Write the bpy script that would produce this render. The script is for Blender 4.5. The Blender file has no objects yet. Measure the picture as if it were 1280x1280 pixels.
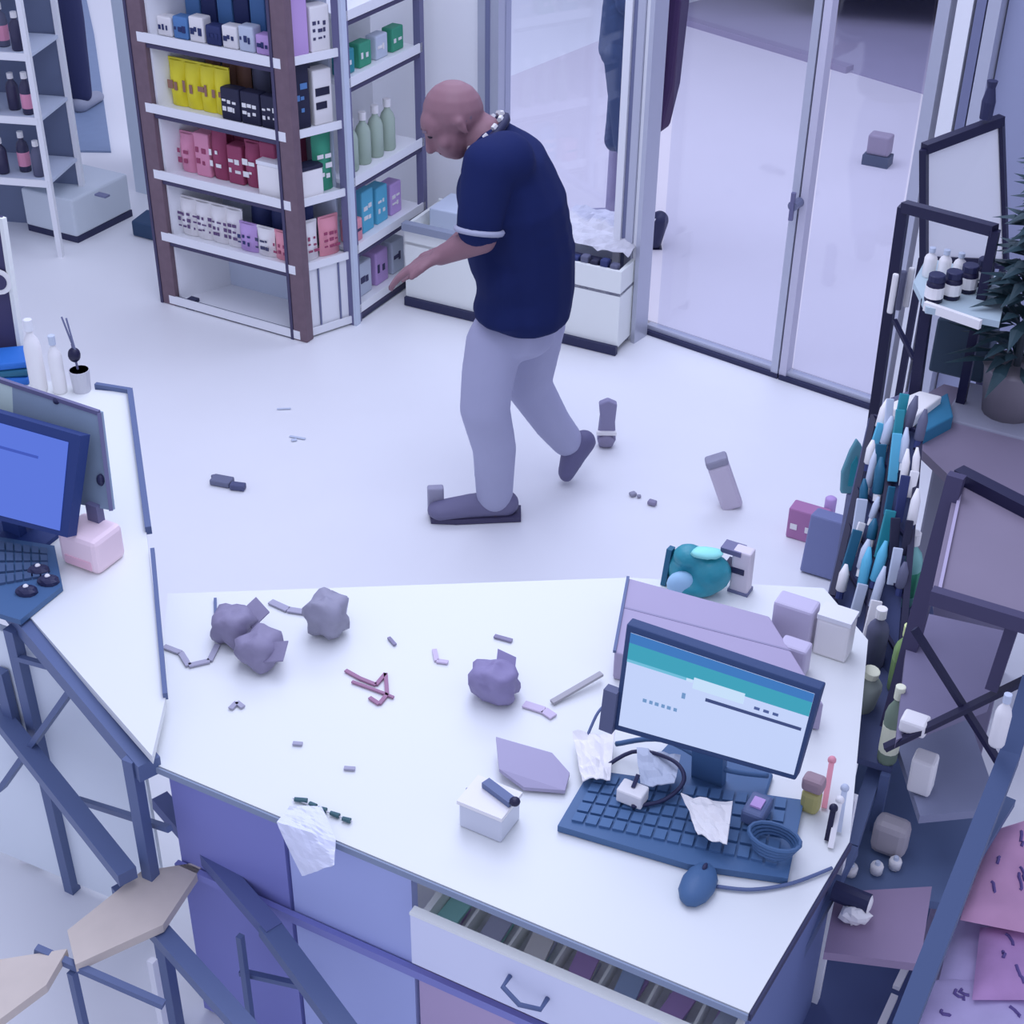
import bpy, math, random
from mathutils import Vector as Vec, Matrix, noise
random.seed(7)
C = bpy.context.scene.collection
scn = bpy.context.scene
# ------------------------------------------------------------------ camera
FPX, CAMH = 1900.0, 2.70
_d = Vec((-40, -2860, -FPX)).normalized()
_Z = -_d
_X = (Vec((1, 0, 0)) - _Z * _Z.x).normalized()
_Y = _Z.cross(_X)
ROT = Matrix((_X, _Y, _Z))                 # camera coordinates -> world
cd = bpy.data.cameras.new('camera'); cam = bpy.data.objects.new('camera', cd); C.objects.link(cam)
cd.sensor_width = 36; cd.lens = 36 * FPX / 1280; cd.clip_start = .05; cd.clip_end = 200
cam.matrix_world = Matrix.Translation((0, 0, CAMH)) @ ROT.to_4x4()
scn.camera = cam
# ------------------------------------------------------------------ light
w = bpy.data.worlds.new('world'); scn.world = w; w.use_nodes = True
bg = w.node_tree.nodes['Background']; bg.inputs[0].default_value = (.655, .70, 1.03, 1); bg.inputs[1].default_value = .86
def area(loc, size, power, rot=(0, 0, 0), col=(.70, .75, 1.0)):
    l = bpy.data.lights.new('ceiling_lamp_light', 'AREA'); l.shape = 'RECTANGLE'; l.size = size[0]; l.size_y = size[1]
    l.energy = power; l.color = col
    o = bpy.data.objects.new('ceiling_lamp_light', l); C.objects.link(o); o.location = loc; o.rotation_euler = rot
    return o
area((-.1, 3.4, 3.4), (1.6, 2.2), 44)
area((.3, 6.6, 3.6), (3.0, 2.5), 95)
area((-.2, 1.6, 3.3), (1.2, .8), 9)
scn.view_settings.view_transform = 'Standard'; scn.view_settings.look = 'None'
scn.view_settings.gamma = 1; scn.view_settings.use_curve_mapping = False; scn.view_settings.exposure = 0.0

# ------------------------------------------------------------------ geometry helpers
def ray(px, py): return ROT @ Vec((px - 640, 640 - py, -FPX))
O = Vec((0, 0, CAMH))
def P(px, py, z=0.0):
    r = ray(px, py); return O + r * ((z - CAMH) / r.z)
def J(px, py, y):
    r = ray(px, py); return O + r * (y / r.y)
def W(px, py, p0, p1):
    """point of the vertical plane through p0, p1 seen at a direction"""
    d = (p1 - p0); n = Vec((-d.y, d.x, 0)); r = ray(px, py)
    return O + r * (((p0 - O).dot(n)) / r.dot(n))
def pr(p):
    c = ROT.transposed() @ (Vec(p) - O); return 640 + FPX * c.x / -c.z, 640 - FPX * c.y / -c.z
def zat(p, py):
    a, b = -1.0, 4.0
    for _ in range(40):
        m = (a + b) / 2
        if pr((p.x, p.y, m))[1] > py: a = m
        else: b = m
    return (a + b) / 2
TH = math.radians(-29)
U = Vec((math.cos(TH), math.sin(TH), 0)); V = Vec((-math.sin(TH), math.cos(TH), 0))
UP = Vec((0, 0, 1))

def lin(c): c /= 255; return c / 12.92 if c <= .04045 else ((c + .055) / 1.055) ** 2.4
LREF = (.80, .85, 1.22)
MATS = {}
def mat(name, rgb, k=1.0, rough=.6, metal=0, nscale=0, namt=.12, bump=0, emit=None, es=1, spec=.4):
    """rgb = colour as the photograph shows it, divided by the bluish light; dark tones keep a painted blue haze"""
    if name in MATS: return MATS[name]
    m = bpy.data.materials.new(name); m.use_nodes = True
    nt = m.node_tree; b = nt.nodes['Principled BSDF']
    col = tuple(min(.92, max(.004, lin(c) / l * k)) for c, l in zip(rgb, LREF)) + (1,)
    b.inputs['Base Color'].default_value = col; b.inputs['Roughness'].default_value = rough
    b.inputs['Metallic'].default_value = metal; b.inputs['Specular IOR Level'].default_value = spec
    if nscale:
        tc = nt.nodes.new('ShaderNodeTexCoord'); nz = nt.nodes.new('ShaderNodeTexNoise'); nz.inputs['Scale'].default_value = nscale
        nz.inputs['Detail'].default_value = 4
        mx = nt.nodes.new('ShaderNodeMix'); mx.data_type = 'RGBA'
        mx.inputs[6].default_value = tuple(c * (1 - namt) for c in col[:3]) + (1,)
        mx.inputs[7].default_value = tuple(min(.95, c * (1 + namt)) for c in col[:3]) + (1,)
        nt.links.new(tc.outputs['Object'], nz.inputs['Vector']); nt.links.new(nz.outputs['Fac'], mx.inputs[0])
        nt.links.new(mx.outputs[2], b.inputs['Base Color'])
        if bump:
            bp = nt.nodes.new('ShaderNodeBump'); bp.inputs['Strength'].default_value = bump; bp.inputs['Distance'].default_value = .01
            nt.links.new(nz.outputs['Fac'], bp.inputs['Height']); nt.links.new(bp.outputs[0], b.inputs['Normal'])
    if emit:
        b.inputs['Emission Color'].default_value = tuple(lin(c) for c in emit) + (1,); b.inputs['Emission Strength'].default_value = es
    MATS[name] = m; return m
def glass(name, tint=(.93, .94, .98), refl=.06):
    m = bpy.data.materials.new(name); m.use_nodes = True; nt = m.node_tree; nt.nodes.clear()
    o = nt.nodes.new('ShaderNodeOutputMaterial'); t = nt.nodes.new('ShaderNodeBsdfTransparent'); g = nt.nodes.new('ShaderNodeBsdfGlossy')
    x = nt.nodes.new('ShaderNodeMixShader'); t.inputs[0].default_value = tint + (1,); g.inputs['Roughness'].default_value = .03
    x.inputs[0].default_value = refl
    nt.links.new(t.outputs[0], x.inputs[1]); nt.links.new(g.outputs[0], x.inputs[2]); nt.links.new(x.outputs[0], o.inputs[0])
    return m

class MB:
    def __init__(s): s.v = []; s.f = []
    def add(s, vs, fs):
        n = len(s.v); s.v += [Vec(p) for p in vs]; s.f += [tuple(i + n for i in f) for f in fs]; return s
    def box8(s, b, t):     # four bottom, four top corners
        return s.add(list(b) + list(t), [(3, 2, 1, 0), (4, 5, 6, 7), (0, 1, 5, 4), (1, 2, 6, 5), (2, 3, 7, 6), (3, 0, 4, 7)])
    def box(s, c, size, ax=U, up=UP):   # c = centre of the base
        ax = ax.normalized(); ay = up.cross(ax).normalized(); az = ax.cross(ay); c = Vec(c)
        hx, hy, h = size[0] / 2, size[1] / 2, size[2]
        q = [c - ax * hx - ay * hy, c + ax * hx - ay * hy, c + ax * hx + ay * hy, c - ax * hx + ay * hy]
        return s.box8(q, [p + az * h for p in q])
    def slab(s, pts, off):
        pts = [Vec(p) for p in pts]; n = len(pts); off = Vec(off)
        return s.add(pts + [p + off for p in pts], [tuple(range(n))[::-1], tuple(range(n, 2 * n))] + [(i, (i + 1) % n, (i + 1) % n + n, i + n) for i in range(n)])
    def bar(s, p, q, a, b=None, up=UP):
        p, q = Vec(p), Vec(q); b = b or a; d = (q - p).normalized()
        if abs(d.dot(up)) > .95: up = V
        x = d.cross(up).normalized(); y = x.cross(d)
        r = [x * a / 2 + y * b / 2, -x * a / 2 + y * b / 2, -x * a / 2 - y * b / 2, x * a / 2 - y * b / 2]
        return s.box8([p + k for k in r], [q + k for k in r])
    def tube(s, pts, r, n=8, cap=True):
        pts = [Vec(p) for p in pts]; rs = r if isinstance(r, (list, tuple)) else [r] * len(pts)
        base = len(s.v); x = None
        for i, p in enumerate(pts):
            d = (pts[min(i + 1, len(pts) - 1)] - pts[max(i - 1, 0)]).normalized()
            if x is None: x = d.cross(UP if abs(d.z) < .9 else Vec((1, 0, 0))).normalized()
            x = (x - d * x.dot(d)).normalized(); y = d.cross(x)
            for k in range(n):
                a = 2 * math.pi * k / n; s.v.append(p + (x * math.cos(a) + y * math.sin(a)) * rs[i])
        for i in range(len(pts) - 1):
            for k in range(n):
                a, b = base + i * n + k, base + i * n + (k + 1) % n; s.f.append((a, b, b + n, a + n))
        if cap: s.f.append(tuple(base + k for k in range(n))[::-1]); s.f.append(tuple(base + (len(pts) - 1) * n + k for k in range(n)))
        return s
    def lathe(s, base, prof, axis=UP, n=14):     # prof = [(radius, height)...]
        axis = Vec(axis).normalized(); base = Vec(base)
        return s.tube([base + axis * h for r, h in prof], [max(r, .0005) for r, h in prof], n)
    def ell(s, c, r, ax=Vec((1, 0, 0)), up=UP, nu=12, nv=8, fn=None):
        ax = ax.normalized(); ay = up.cross(ax).normalized(); az = ax.cross(ay); c = Vec(c); b = len(s.v)
        for j in range(nv + 1):
            t = math.pi * j / nv
            for i in range(nu):
                a = 2 * math.pi * i / nu; q = Vec((math.sin(t) * math.cos(a), math.sin(t) * math.sin(a), math.cos(t)))
                k = fn(q) if fn else 1
                s.v.append(c + (ax * q.x * r[0] + ay * q.y * r[1] + az * q.z * r[2]) * k)
        for j in range(nv):
            for i in range(nu):
                a, d = b + j * nu + i, b + j * nu + (i + 1) % nu; s.f.append((a, a + nu, d + nu, d))
        return s
    def build(s, name, m, parent=None, smooth=False, bevel=0, kind=None):
        me = bpy.data.meshes.new(name); org = parent_org(parent) if parent else None
        if org is None:
            zs = min(v.z for v in s.v); org = Vec((sum(v.x for v in s.v) / len(s.v), sum(v.y for v in s.v) / len(s.v), zs))
        me.from_pydata([v - org for v in s.v], [], s.f); me.materials.append(m)
        if smooth: me.polygons.foreach_set('use_smooth', [True] * len(me.polygons))
        o = bpy.data.objects.new(name, me); C.objects.link(o)
        if parent: o.parent = parent
        else: o.location = org
        me.update()
        if bevel:
            md = o.modifiers.new('bevel', 'BEVEL'); md.width = bevel; md.segments = 2; md.limit_method = 'ANGLE'
        if kind: o['kind'] = kind
        return o
def parent_org(o):
    p = Vec((0, 0, 0))
    while o: p = p + o.location; o = o.parent
    return p
def tag(o, label, cat, group=None, kind=None):
    o['label'] = label; o['category'] = cat
    if group: o['group'] = group
    if kind: o['kind'] = kind
    return o
def thing(name, label, cat, loc, group=None):
    o = bpy.data.objects.new(name, None); C.objects.link(o); o.location = loc; o.empty_display_size = .05
    return tag(o, label, cat, group)
def root_struct(name, loc=(0, 0, 0)):
    o = bpy.data.objects.new(name, None); C.objects.link(o); o.location = loc; o['kind'] = 'structure'; return o
def struct(name, mb, m, parent=None, **k):
    o = mb.build(name, m, parent, **k)
    if not parent: o['kind'] = 'structure'
    return o

# ------------------------------------------------------------------ materials
M_floor = mat('white_floor_tile', (208, 214, 250), 1.06, rough=.38, nscale=2.2, namt=.03)
M_wall = mat('white_wall_paint', (198, 204, 238), 1.3, rough=.8, nscale=3, namt=.03)
M_pave = mat('pale_pavement', (198, 198, 236), 1.0, rough=.85, nscale=1.2, namt=.06)
M_road = mat('grey_road', (150, 148, 196), 1.0, rough=.9, nscale=4, namt=.06)
M_alu = mat('brushed_aluminium', (165, 172, 215), 1.1, rough=.35, metal=.3)
M_alud = mat('aluminium_groove', (105, 112, 165), 1.0, rough=.5)
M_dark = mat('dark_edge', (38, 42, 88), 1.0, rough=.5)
M_black = mat('black_steel', (24, 24, 66), 1.0, rough=.45)
M_slate = mat('hazed_dark_steel', (80, 96, 152), 1.1, rough=.45)  # dark steel with the blue glare veil mixed into its colour
M_top = mat('worktop_laminate', (208, 216, 248), 1.02, rough=.45)
M_white = mat('white_laminate', (212, 220, 250), 1.05, rough=.45)
M_shelfw = mat('white_shelf_board', (196, 202, 238), 1.2, rough=.5)
M_back = mat('pale_back_panel', (160, 172, 215), 1.3, rough=.6)
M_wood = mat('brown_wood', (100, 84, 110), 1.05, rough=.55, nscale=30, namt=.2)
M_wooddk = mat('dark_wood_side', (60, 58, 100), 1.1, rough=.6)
M_grey = mat('grey_steel_post', (90, 92, 142), 1.2, rough=.4)
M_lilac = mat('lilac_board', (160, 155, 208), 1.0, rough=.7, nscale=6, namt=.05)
M_navy = mat('navy_plastic', (62, 94, 152), 1.1, rough=.5)
M_tan = mat('tan_board', (176, 170, 184), 1.25, rough=.6, nscale=14, namt=.1)
M_pinkwood = mat('brownish_shelf_board', (110, 108, 154), 1.0, rough=.6, nscale=10, namt=.08)
M_teal = mat('teal_plastic', (38, 130, 165), 1.1, rough=.4)
M_tealdk = mat('dark_teal', (30, 90, 135), 1.1, rough=.5)
M_skin = mat('skin', (116, 88, 112), 1.2, rough=.55, nscale=20, namt=.06)
M_glass = glass('clear_glass')

# ------------------------------------------------------------------ setting
fl = MB().slab([(-6, -.6, -.1), (3.2, -.6, -.1), (3.2, 12, -.1), (-6, 12, -.1)], (0, 0, .1)); struct('floor', fl, M_floor)
dL, dM, dR = P(805, 412), P(976, 470), P(1090, 508)
DD = (dR - dL).normalized(); DN = Vec((-DD.y, DD.x, 0))
far = dL - DD * 2.85
# outside ground starts at the shop front
g0 = dL - DD * 2.3 + DN * .06; g1 = dR + DD * 3 + DN * .06
pv = MB().slab([g0, g1, g1 + DN * 9, g0 + DN * 9], (0, 0, .012)); struct('pavement', pv, M_pave)
k0, k1 = P(905, 46, .0), P(1125, 112, .0)
kd = (k1 - k0).normalized(); kn = Vec((-kd.y, kd.x, 0))
rd = MB().slab([k0 - kd * .6, k1 + kd * 4, k1 + kd * 4 + kn * 7, k0 - kd * .6 + kn * 7], (0, 0, .02)); struct('road', rd, M_road)
kb = MB().slab([k0 - kd * .6 - kn * .04, k1 - kn * .04 - kd * .35, k1 + kn * .03 - kd * .35, k0 - kd * .6 + kn * .03], (0, 0, .05)); struct('kerb', kb, mat('kerb_stone', (135, 130, 180), 1))

# shop front: post behind the man, solid wall to its left
s1 = dL - DD * .80
wt = 3.0
wl = MB().slab([far, s1 - DD * .0, s1 + DN * .1, far + DN * .1], (0, 0, wt)); struct('wall_back', wl, M_wall)
post = root_struct('trim_1', s1)
MB().box(s1 + DD * .05, (.10, .08, wt), DD).build('post', M_alu, post)
MB().box(s1 + DD * .05 - DN * .042, (.02, .006, wt), DD).build('groove', M_alud, post)
# main door post (several parallel aluminium strips)
p2 = root_struct('trim_2', dL)
q0 = dL - DD * .035 - DN * .07
for i, (o_, w_, m_) in enumerate([(-.035, .03, M_shelfw), (-.008, .022, M_alud), (.018, .03, M_alu), (.043, .018, M_shelfw), (.062, .018, M_alu)]):
    MB().box(q0 + DD * o_ - DN * (.01 if i % 2 == 0 else 0), (w_, .09, wt), DD).build('strip', m_, p2)
# window left of post
w1 = root_struct('window_1', s1)
MB().slab([s1 + DD * .1, q0 - DD * .05, q0 - DD * .05 + DN * .008, s1 + DD * .1 + DN * .008], (0, 0, wt)).build('pane', M_glass, w1)
MB().bar(s1 + DD * .1 + UP * .02, q0 - DD * .05 + UP * .02, .05, .04).build('window_frame', M_alu, w1)
# door leaves
def leaf(name, a, b, hz=None):
    r = root_struct(name, a)
    a, b = Vec(a), Vec(b); d = (b - a).normalized()
    MB().slab([a + d * .04 + UP * .035, b - d * .03 + UP * .035, b - d * .03 + DN * .01 + UP * .035, a + d * .04 + DN * .01 + UP * .035], (0, 0, 2.7)).build('pane', M_glass, r)
    MB().bar(a + UP * .02, b + UP * .02, .03, .03).build('bottom_rail', M_alu, r)
    MB().bar(a + UP * .008 - DN * .022, b + UP * .008 - DN * .022, .016, .02).build('door_seal', M_dark, r)
    return r
l1 = leaf('door_1', dL + DD * .02, dM); l2 = leaf('door_2', dM + DD * .005, dR + DD * .02)
mu = dM
MB().box(mu - DD * .018 + UP * .0, (.028, .05, 2.9), DD).build('stile', M_alu, l1)
MB().box(mu + DD * .016 + UP * .0, (.028, .045, 2.9), DD).build('stile', mat('stile_pale', (176, 178, 224), 1.1), l2)  # second stile in a slightly paler tone
hz = zat(mu, 250)
hp = mu - DN * .045
hd = MB().lathe(hp + UP * hz, [(.018, -.03), (.018, .03)], -DN, 10).build('door_lock', mat('chrome_lock', (105, 112, 160), 1, rough=.3), l1)
MB().bar(hp - DN * .03 + UP * (hz - .05), hp - DN * .03 + UP * (hz + .05), .014, .014).build('door_handle', M_grey, l1)
# frame right of the door
rf = dR + DD * .06
p3 = root_struct('trim_3', rf)
for o_, w_, m_ in [(-.02, .04, M_alu), (.045, .05, M_shelfw), (.095, .03, M_alud), (.135, .04, M_alu)]:
    MB().box(rf + DD * o_, (w_, .10, wt), DD).build('strip', m_, p3)
wr = MB().slab([rf + DD * .16, rf + DD * 3, rf + DD * 3 + DN * .1, rf + DD * .16 + DN * .1], (0, 0, wt)); struct('wall_right', wr, mat('grey_wall', (128, 136, 186), 1.2, nscale=3, namt=.05))

# parked car beyond the kerb, only its wheel and sill show
cr = P(892, 22, .02)
car = thing('car', 'dark parked car out in the road, only a wheel and sill in view', 'car', cr)
cax = Vec((math.cos(math.radians(-14)), math.sin(math.radians(-14)), 0)); cay = Vec((-cax.y, cax.x, 0))
m_car = mat('dark_car_paint', (44, 50, 88), 1, rough=.25)
def prism_side(mb, prof, c, ax, ay, wd):
    return mb.slab([c + ax * x + UP * z for x, z in prof], ay * wd)
prism_side(MB(), [(-.5, .22), (-.42, .2), (-.36, .42), (-.2, .55), (.0, .58), (.2, .55), (.36, .42), (.42, .2), (2.0, .2), (2.1, .45), (2.9, .5), (3.3, .6), (3.3, .95), (2.6, 1.05), (2.0, 1.45), (.8, 1.5), (.2, 1.05), (-.5, .9)], cr + cay * .05 + cax * 0, cax, cay, 1.6).build('body', m_car, car, bevel=.03)
for dx in (0, 2.4):
    for dy in (.05, 1.5):
        wh = MB().lathe(cr + cax * dx + cay * dy + UP * .3, [(.05, -.02), (.28, -.02), (.3, .02), (.3, .16), (.28, .2), (.05, .2)], cay, 20).build('wheel', mat('tyre', (30, 32, 62), 1), car)
# small thing lying on the pavement
t = P(1096, 205, .012)
b = thing('pavement_box', 'small box with dark base and grey-brown top lying on the pavement outside', 'box', t)
MB().box(t, (.13, .09, .05), U).build('base', mat('box_dark', (72, 84, 120), 1), b)
MB().box(t + UP * .05 + V * .01, (.11, .08, .10), U).build('top', mat('box_brown', (150, 142, 182), 1), b, bevel=.01)

# ------------------------------------------------------------------ gondola shelving
def label_marks(parent, origin, ax, up, w_, h_, n, m, seed=0, rows=1):
    """small raised printed marks on a pack face (the lettering is not legible in the photograph)"""
    rnd = random.Random(seed); mb = MB(); nrm = ax.cross(up).normalized()
    for r in range(rows):
        x = -w_ / 2
        for i in range(n):
            ww = w_ / n * rnd.uniform(.3, .95); c = origin + ax * (x + ww / 2) + up * (h_ * (r + .5) / rows + rnd.uniform(-.1, .1) * h_ / rows)
            hh = h_ / rows * rnd.uniform(.2, .6)
            a = c - ax * ww / 2 - up * hh / 2
            q = [a, a + ax * ww, a + ax * ww + up * hh, a + up * hh]
            mb.slab(q, nrm * .002); x += w_ / n
    return mb.build("print", m, parent, kind="stuff")

def pack(name, label, cat, base, size, m, ax=U, group=None, bev=.006, marks=None, puffy=False, lean=0, lid=None):
    """a packaged product: box, pouch or bag"""
    w_, d_, h_ = size; base = Vec(base)
    t = thing(name, label, cat, base, group)
    az = (UP + ax.cross(UP) * -lean).normalized()
    ay = az.cross(ax)
    if puffy:
        mb = MB(); nx, nz = 6, 6
        for side in (-1, 1):
            b0 = len(mb.v)
            for j in range(nz + 1):
                for i in range(nx + 1):
                    u_, v_ = i / nx, j / nz
                    k = (math.sin(math.pi * u_) * math.sin(math.pi * min(1, v_ * .9 + .06))) ** .5
                    wv = 1 - .06 * math.sin(v_ * math.pi)
                    mb.v.append(base + ax * (u_ - .5) * w_ * wv + az * v_ * h_ + ay * side * (-1) * d_ / 2 * k)
            for j in range(nz):
                for i in range(nx):
                    a = b0 + j * (nx + 1) + i; f_ = (a, a + 1, a + nx + 2, a + nx + 1); mb.f.append(f_ if side > 0 else f_[::-1])
        main = mb.build('pouch', m, t, smooth=True)
        mb2 = MB(); mb2.slab([base + ax * -w_ * .48 + az * h_ * .96 - ay * .003, base + ax * w_ * .48 + az * h_ * .96 - ay * .003, base + ax * w_ * .48 + az * h_ * .96 + ay * .003, base - ax * w_ * .48 + az * h_ * .96 + ay * .003], az * h_ * .09)
        mb2.build('seal', m, t)
    else:
        main = MB().box(base, size, ax, az).build('carton', m, t, bevel=bev)
        if lid: MB().box(base + az * h_, (w_ * 1.01, d_ * 1.01, h_ * .12), ax, az).build('flap', lid, t)
    if marks:
        mm, n, rows, sd = marks
        off = d_ / 2 * (1.02 if puffy else 1.0) + .0005
        label_marks(main, base - ay * off + az * h_ * .22, ax, az, w_ * .8, h_ * .5, n, mm, sd, rows)
    return t
def bottle(name, label, base, r, h, m, mcap, group=None, axis=UP, mlabel=None, n=12):
    t = thing(name, label, 'bottle', base, group); base = Vec(base)
    bb = MB().lathe(base, [(r * .9, 0), (r, h * .04), (r, h * .62), (r * .8, h * .72), (r * .4, h * .8), (r * .38, h * .86)], axis, n).build('bottle_body', m, t, smooth=True)
    MB().lathe(base + axis * h * .85, [(r * .5, 0), (r * .5, h * .15), (r * .42, h * .155)], axis, n).build('cap', mcap, t)
    if mlabel: MB().lathe(base + axis * h * .15, [(r * 1.02, 0), (r * 1.02, h * .35)], axis, n).build('paper_label', mlabel, bb)
    return t

GA, GB, GC = P(217, 378), P(380, 424), P(441, 404)
gu = (GB - GA).normalized(); gv = Vec((-gu.y, gu.x, 0))
GD_ = GA + (GC - GB)
gl = [(0, 0)]
gy = [(372, 416), (298, 330), (222, 248), (138, 163), (48, 73), (-45, -30)]
gz = [(zat(GA, a) + zat(GB, b)) / 2 for a, b in gy]
gond = thing('display_shelf', 'tall white shelf stand with brown wooden corner posts, stocked with packs', 'shelf', GA.copy())
GH = gz[5] + .25
for p, wd in ((GA, .066), (GB, .062)):
    MB().box(p, (wd, .045, GH), gu).build('post', M_wood, gond, bevel=.004)
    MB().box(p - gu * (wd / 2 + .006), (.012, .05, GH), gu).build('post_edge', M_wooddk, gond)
MB().box(GC, (.03, .03, GH), gu).build('post', M_grey, gond)
MB().box(GC + gu * .022, (.012, .03, GH), gu).build('post', M_back, gond)
for i, z in enumerate(gz):
    MB().slab([GA + UP * (z - .012), GB + UP * (z - .012), GC + UP * (z - .012), GD_ + UP * (z - .012)], (0, 0, .014)).build('shelf', M_shelfw, gond)
    MB().bar(GA + UP * z - gv * .02, GB + UP * z - gv * .02, .006, .035).build('shelf_edge', M_shelfw, gond)
    sd = (GC - GB).normalized()
    MB().bar(GB + UP * z + gu * .01 + sd * .03, GC + UP * z + gu * .01, .006, .03).build('shelf_edge', M_shelfw, gond)
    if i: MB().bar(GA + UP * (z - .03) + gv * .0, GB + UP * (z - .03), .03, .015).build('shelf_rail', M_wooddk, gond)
MB().slab([GD_ + UP * 0.02, GC - gu * .05 + UP * .02, GC - gu * .05 + gv * .01 + UP * .02, GD_ + gv * .01 + UP * .02], (0, 0, GH)).build('back_panel', M_back, gond)
MB().slab([GA + gu * .035, GA + gu * .045, GD_ + gu * .045, GD_ + gu * .035], (0, 0, GH)).build('side_panel', M_shelfw, gond)
# bottom kick board: dark bar painted in for the shadow gap and the plain white bin front
MB().bar(GA - gv * .012 + UP * .02 + gu * .03, GB - gv * .012 + UP * .02, .02, .03).build('kick_rail_shade', M_dark, gond)
for s_ in (.35, .75):
    MB().box(GB + (GC - GB) * s_ + gu * .004 + UP * gz[0], (.006, .006, gz[1] - gz[0]), gu).build('panel_joint', M_alud, gond)
MB().slab([GB + gu * .0 + UP * gz[0], GC + UP * gz[0], GC - gu * .01 + UP * gz[0], GB - gu * .01 + UP * gz[0]], (0, 0, gz[1] - gz[0] - .02)).build('side_panel', M_shelfw, gond)
MB().box(GA + gu * .1 + UP * 0, (.04, .04, .04), gu).build('foot', M_dark, gond)
gd = (GD_ - GA).normalized(); GDP = (GD_ - GA).length
def gpos(s, d, lev): return GA + (GB - GA) * s + gd * d + UP * (gz[lev] + .003)
m_pr = mat('print_white', (200, 205, 235), 1.2)
m_prd = mat('print_dark', (60, 62, 110), 1)
m_yel = mat('yellow_foil', (170, 165, 40), 1.6, rough=.4); m_brn = mat('brown_foil', (120, 90, 90), 1.3)
m_blk = mat('black_packaging', (30, 32, 66), 1.1); m_gry = mat('grey_packaging', (80, 84, 122), 1.2)
m_red = mat('magenta_packaging', (118, 52, 92), 1.5); m_pink = mat('pink_packaging', (176, 120, 165), 1.4)
m_blu = mat('blue_packaging', (70, 110, 180), 1.3); m_nvy = mat('navy_packaging', (34, 44, 100), 1.3)
m_lil = mat('lilac_packaging', (158, 135, 210), 1.3); m_whp = mat('white_packaging', (205, 208, 240), 1.15)
m_grn = mat('green_packaging', (50, 130, 120), 1.3); m_cyn = mat('cyan_packaging', (80, 160, 215), 1.2)
m_rse = mat('rose_packaging', (190, 130, 165), 1.3)
GR = 'packs on the wooden-posted shelf stand'
# level 3 (yellow row)
for i, s in enumerate((.13, .24, .35, .45)):
    pack('snack_pouch', ['yellow foil pouch on the second shelf from the top, nearest the left wooden post', 'second yellow foil pouch from the left post', 'third yellow foil pouch from the left post', 'yellow foil pouch beside the black packs'][i], 'pouch', gpos(s, .06, 3), (.075, .05, .17), m_yel, gu, GR, puffy=True, marks=(m_brn, 2, 1, i))
for i, s in enumerate((.2, .32, .42)):
    pack('snack_pouch', ['orange-brown pouch behind the yellow pouches, left one', 'orange-brown pouch behind the yellow pouches, middle one', 'orange-brown pouch behind the yellow pouches, right one'][i], 'pouch', gpos(s, .17, 3), (.07, .05, .22), m_brn, gu, GR, puffy=True)
for i, s in enumerate((.56, .70, .84)):
    pack('dark_pack', ['black pack with small white print beside the yellow pouches', 'black pack with small white print, middle of its row', 'black pack with small white print next to the right wooden post'][i], 'pack', gpos(s, .04, 3), (.085, .05, .12), m_blk, gu, GR, marks=(m_pr, 3, 2, i + 5))
    pack('dark_pouch', ['tall grey pouch behind the left black pack', 'tall grey pouch behind the middle black pack', 'tall grey pouch behind the right black pack'][i], 'pouch', gpos(s, .16, 3), (.085, .05, .24), m_gry, gu, GR, puffy=True)
# level 2 (pink and red)
for i in range(6):
    s = .13 + i * .12
    pack('pink_pack', 'pink-topped magenta pack number %s from the left wooden post on the pink row' % ['one', 'two', 'three', 'four', 'five', 'six'][i], 'pack', gpos(s, .07 + .01 * (i % 2), 2), (.07, .06, .15 + .02 * (i % 3)), m_pink if i < 2 else m_red, gu, GR, marks=(m_pr if i > 1 else m_red, 2, 2, i + 11), puffy=(i % 2 == 0))
    pack('red_pack', 'dark magenta pack in the back row, behind pink-row pack %s' % ['one', 'two', 'three', 'four', 'five', 'six'][i], 'pack', gpos(s, .18, 2), (.072, .05, .21), m_red, gu, GR)
pack('white_carton', 'white carton at the right end of the pink row by the wooden post', 'box', gpos(.84, .04, 2), (.15, .07, .12), m_whp, gu, GR, lid=M_shelfw)
# level 1
for i in range(4):
    pack('white_bag', ['white bag with purple print nearest the left post, low shelf', 'second white bag with purple print, low shelf', 'third white bag with purple print, low shelf', 'white bag with purple print beside the navy packs, low shelf'][i], 'bag', gpos(.12 + i * .115, .05, 1), (.08, .06, .15), m_whp, gu, GR, puffy=True, marks=(mat('print_purple', (84, 66, 120), 1.1), 3, 3, i + 30))
for i in range(3):
    pack('navy_pack', ['navy blue pack behind the white bags', 'navy blue pack in the middle of the low shelf', 'navy blue pack beside the right wooden post'][i], 'pack', gpos(.52 + i * .15, .14, 1), (.1, .08, .20), m_nvy, gu, GR, puffy=True)
for i in range(3):
    pack('white_bag', ['lavender bag leaning on the navy packs, left one', 'lavender bag leaning on the navy packs, right one', 'white bag with red print by the right wooden post'][i], 'bag', gpos(.58 + i * .13, .04, 1), (.085, .05, .11), [m_lil, m_whp, m_rse][i], gu, GR, puffy=True, marks=([m_nvy, m_prd, m_red][i], 3, 2, i + 40))
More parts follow.
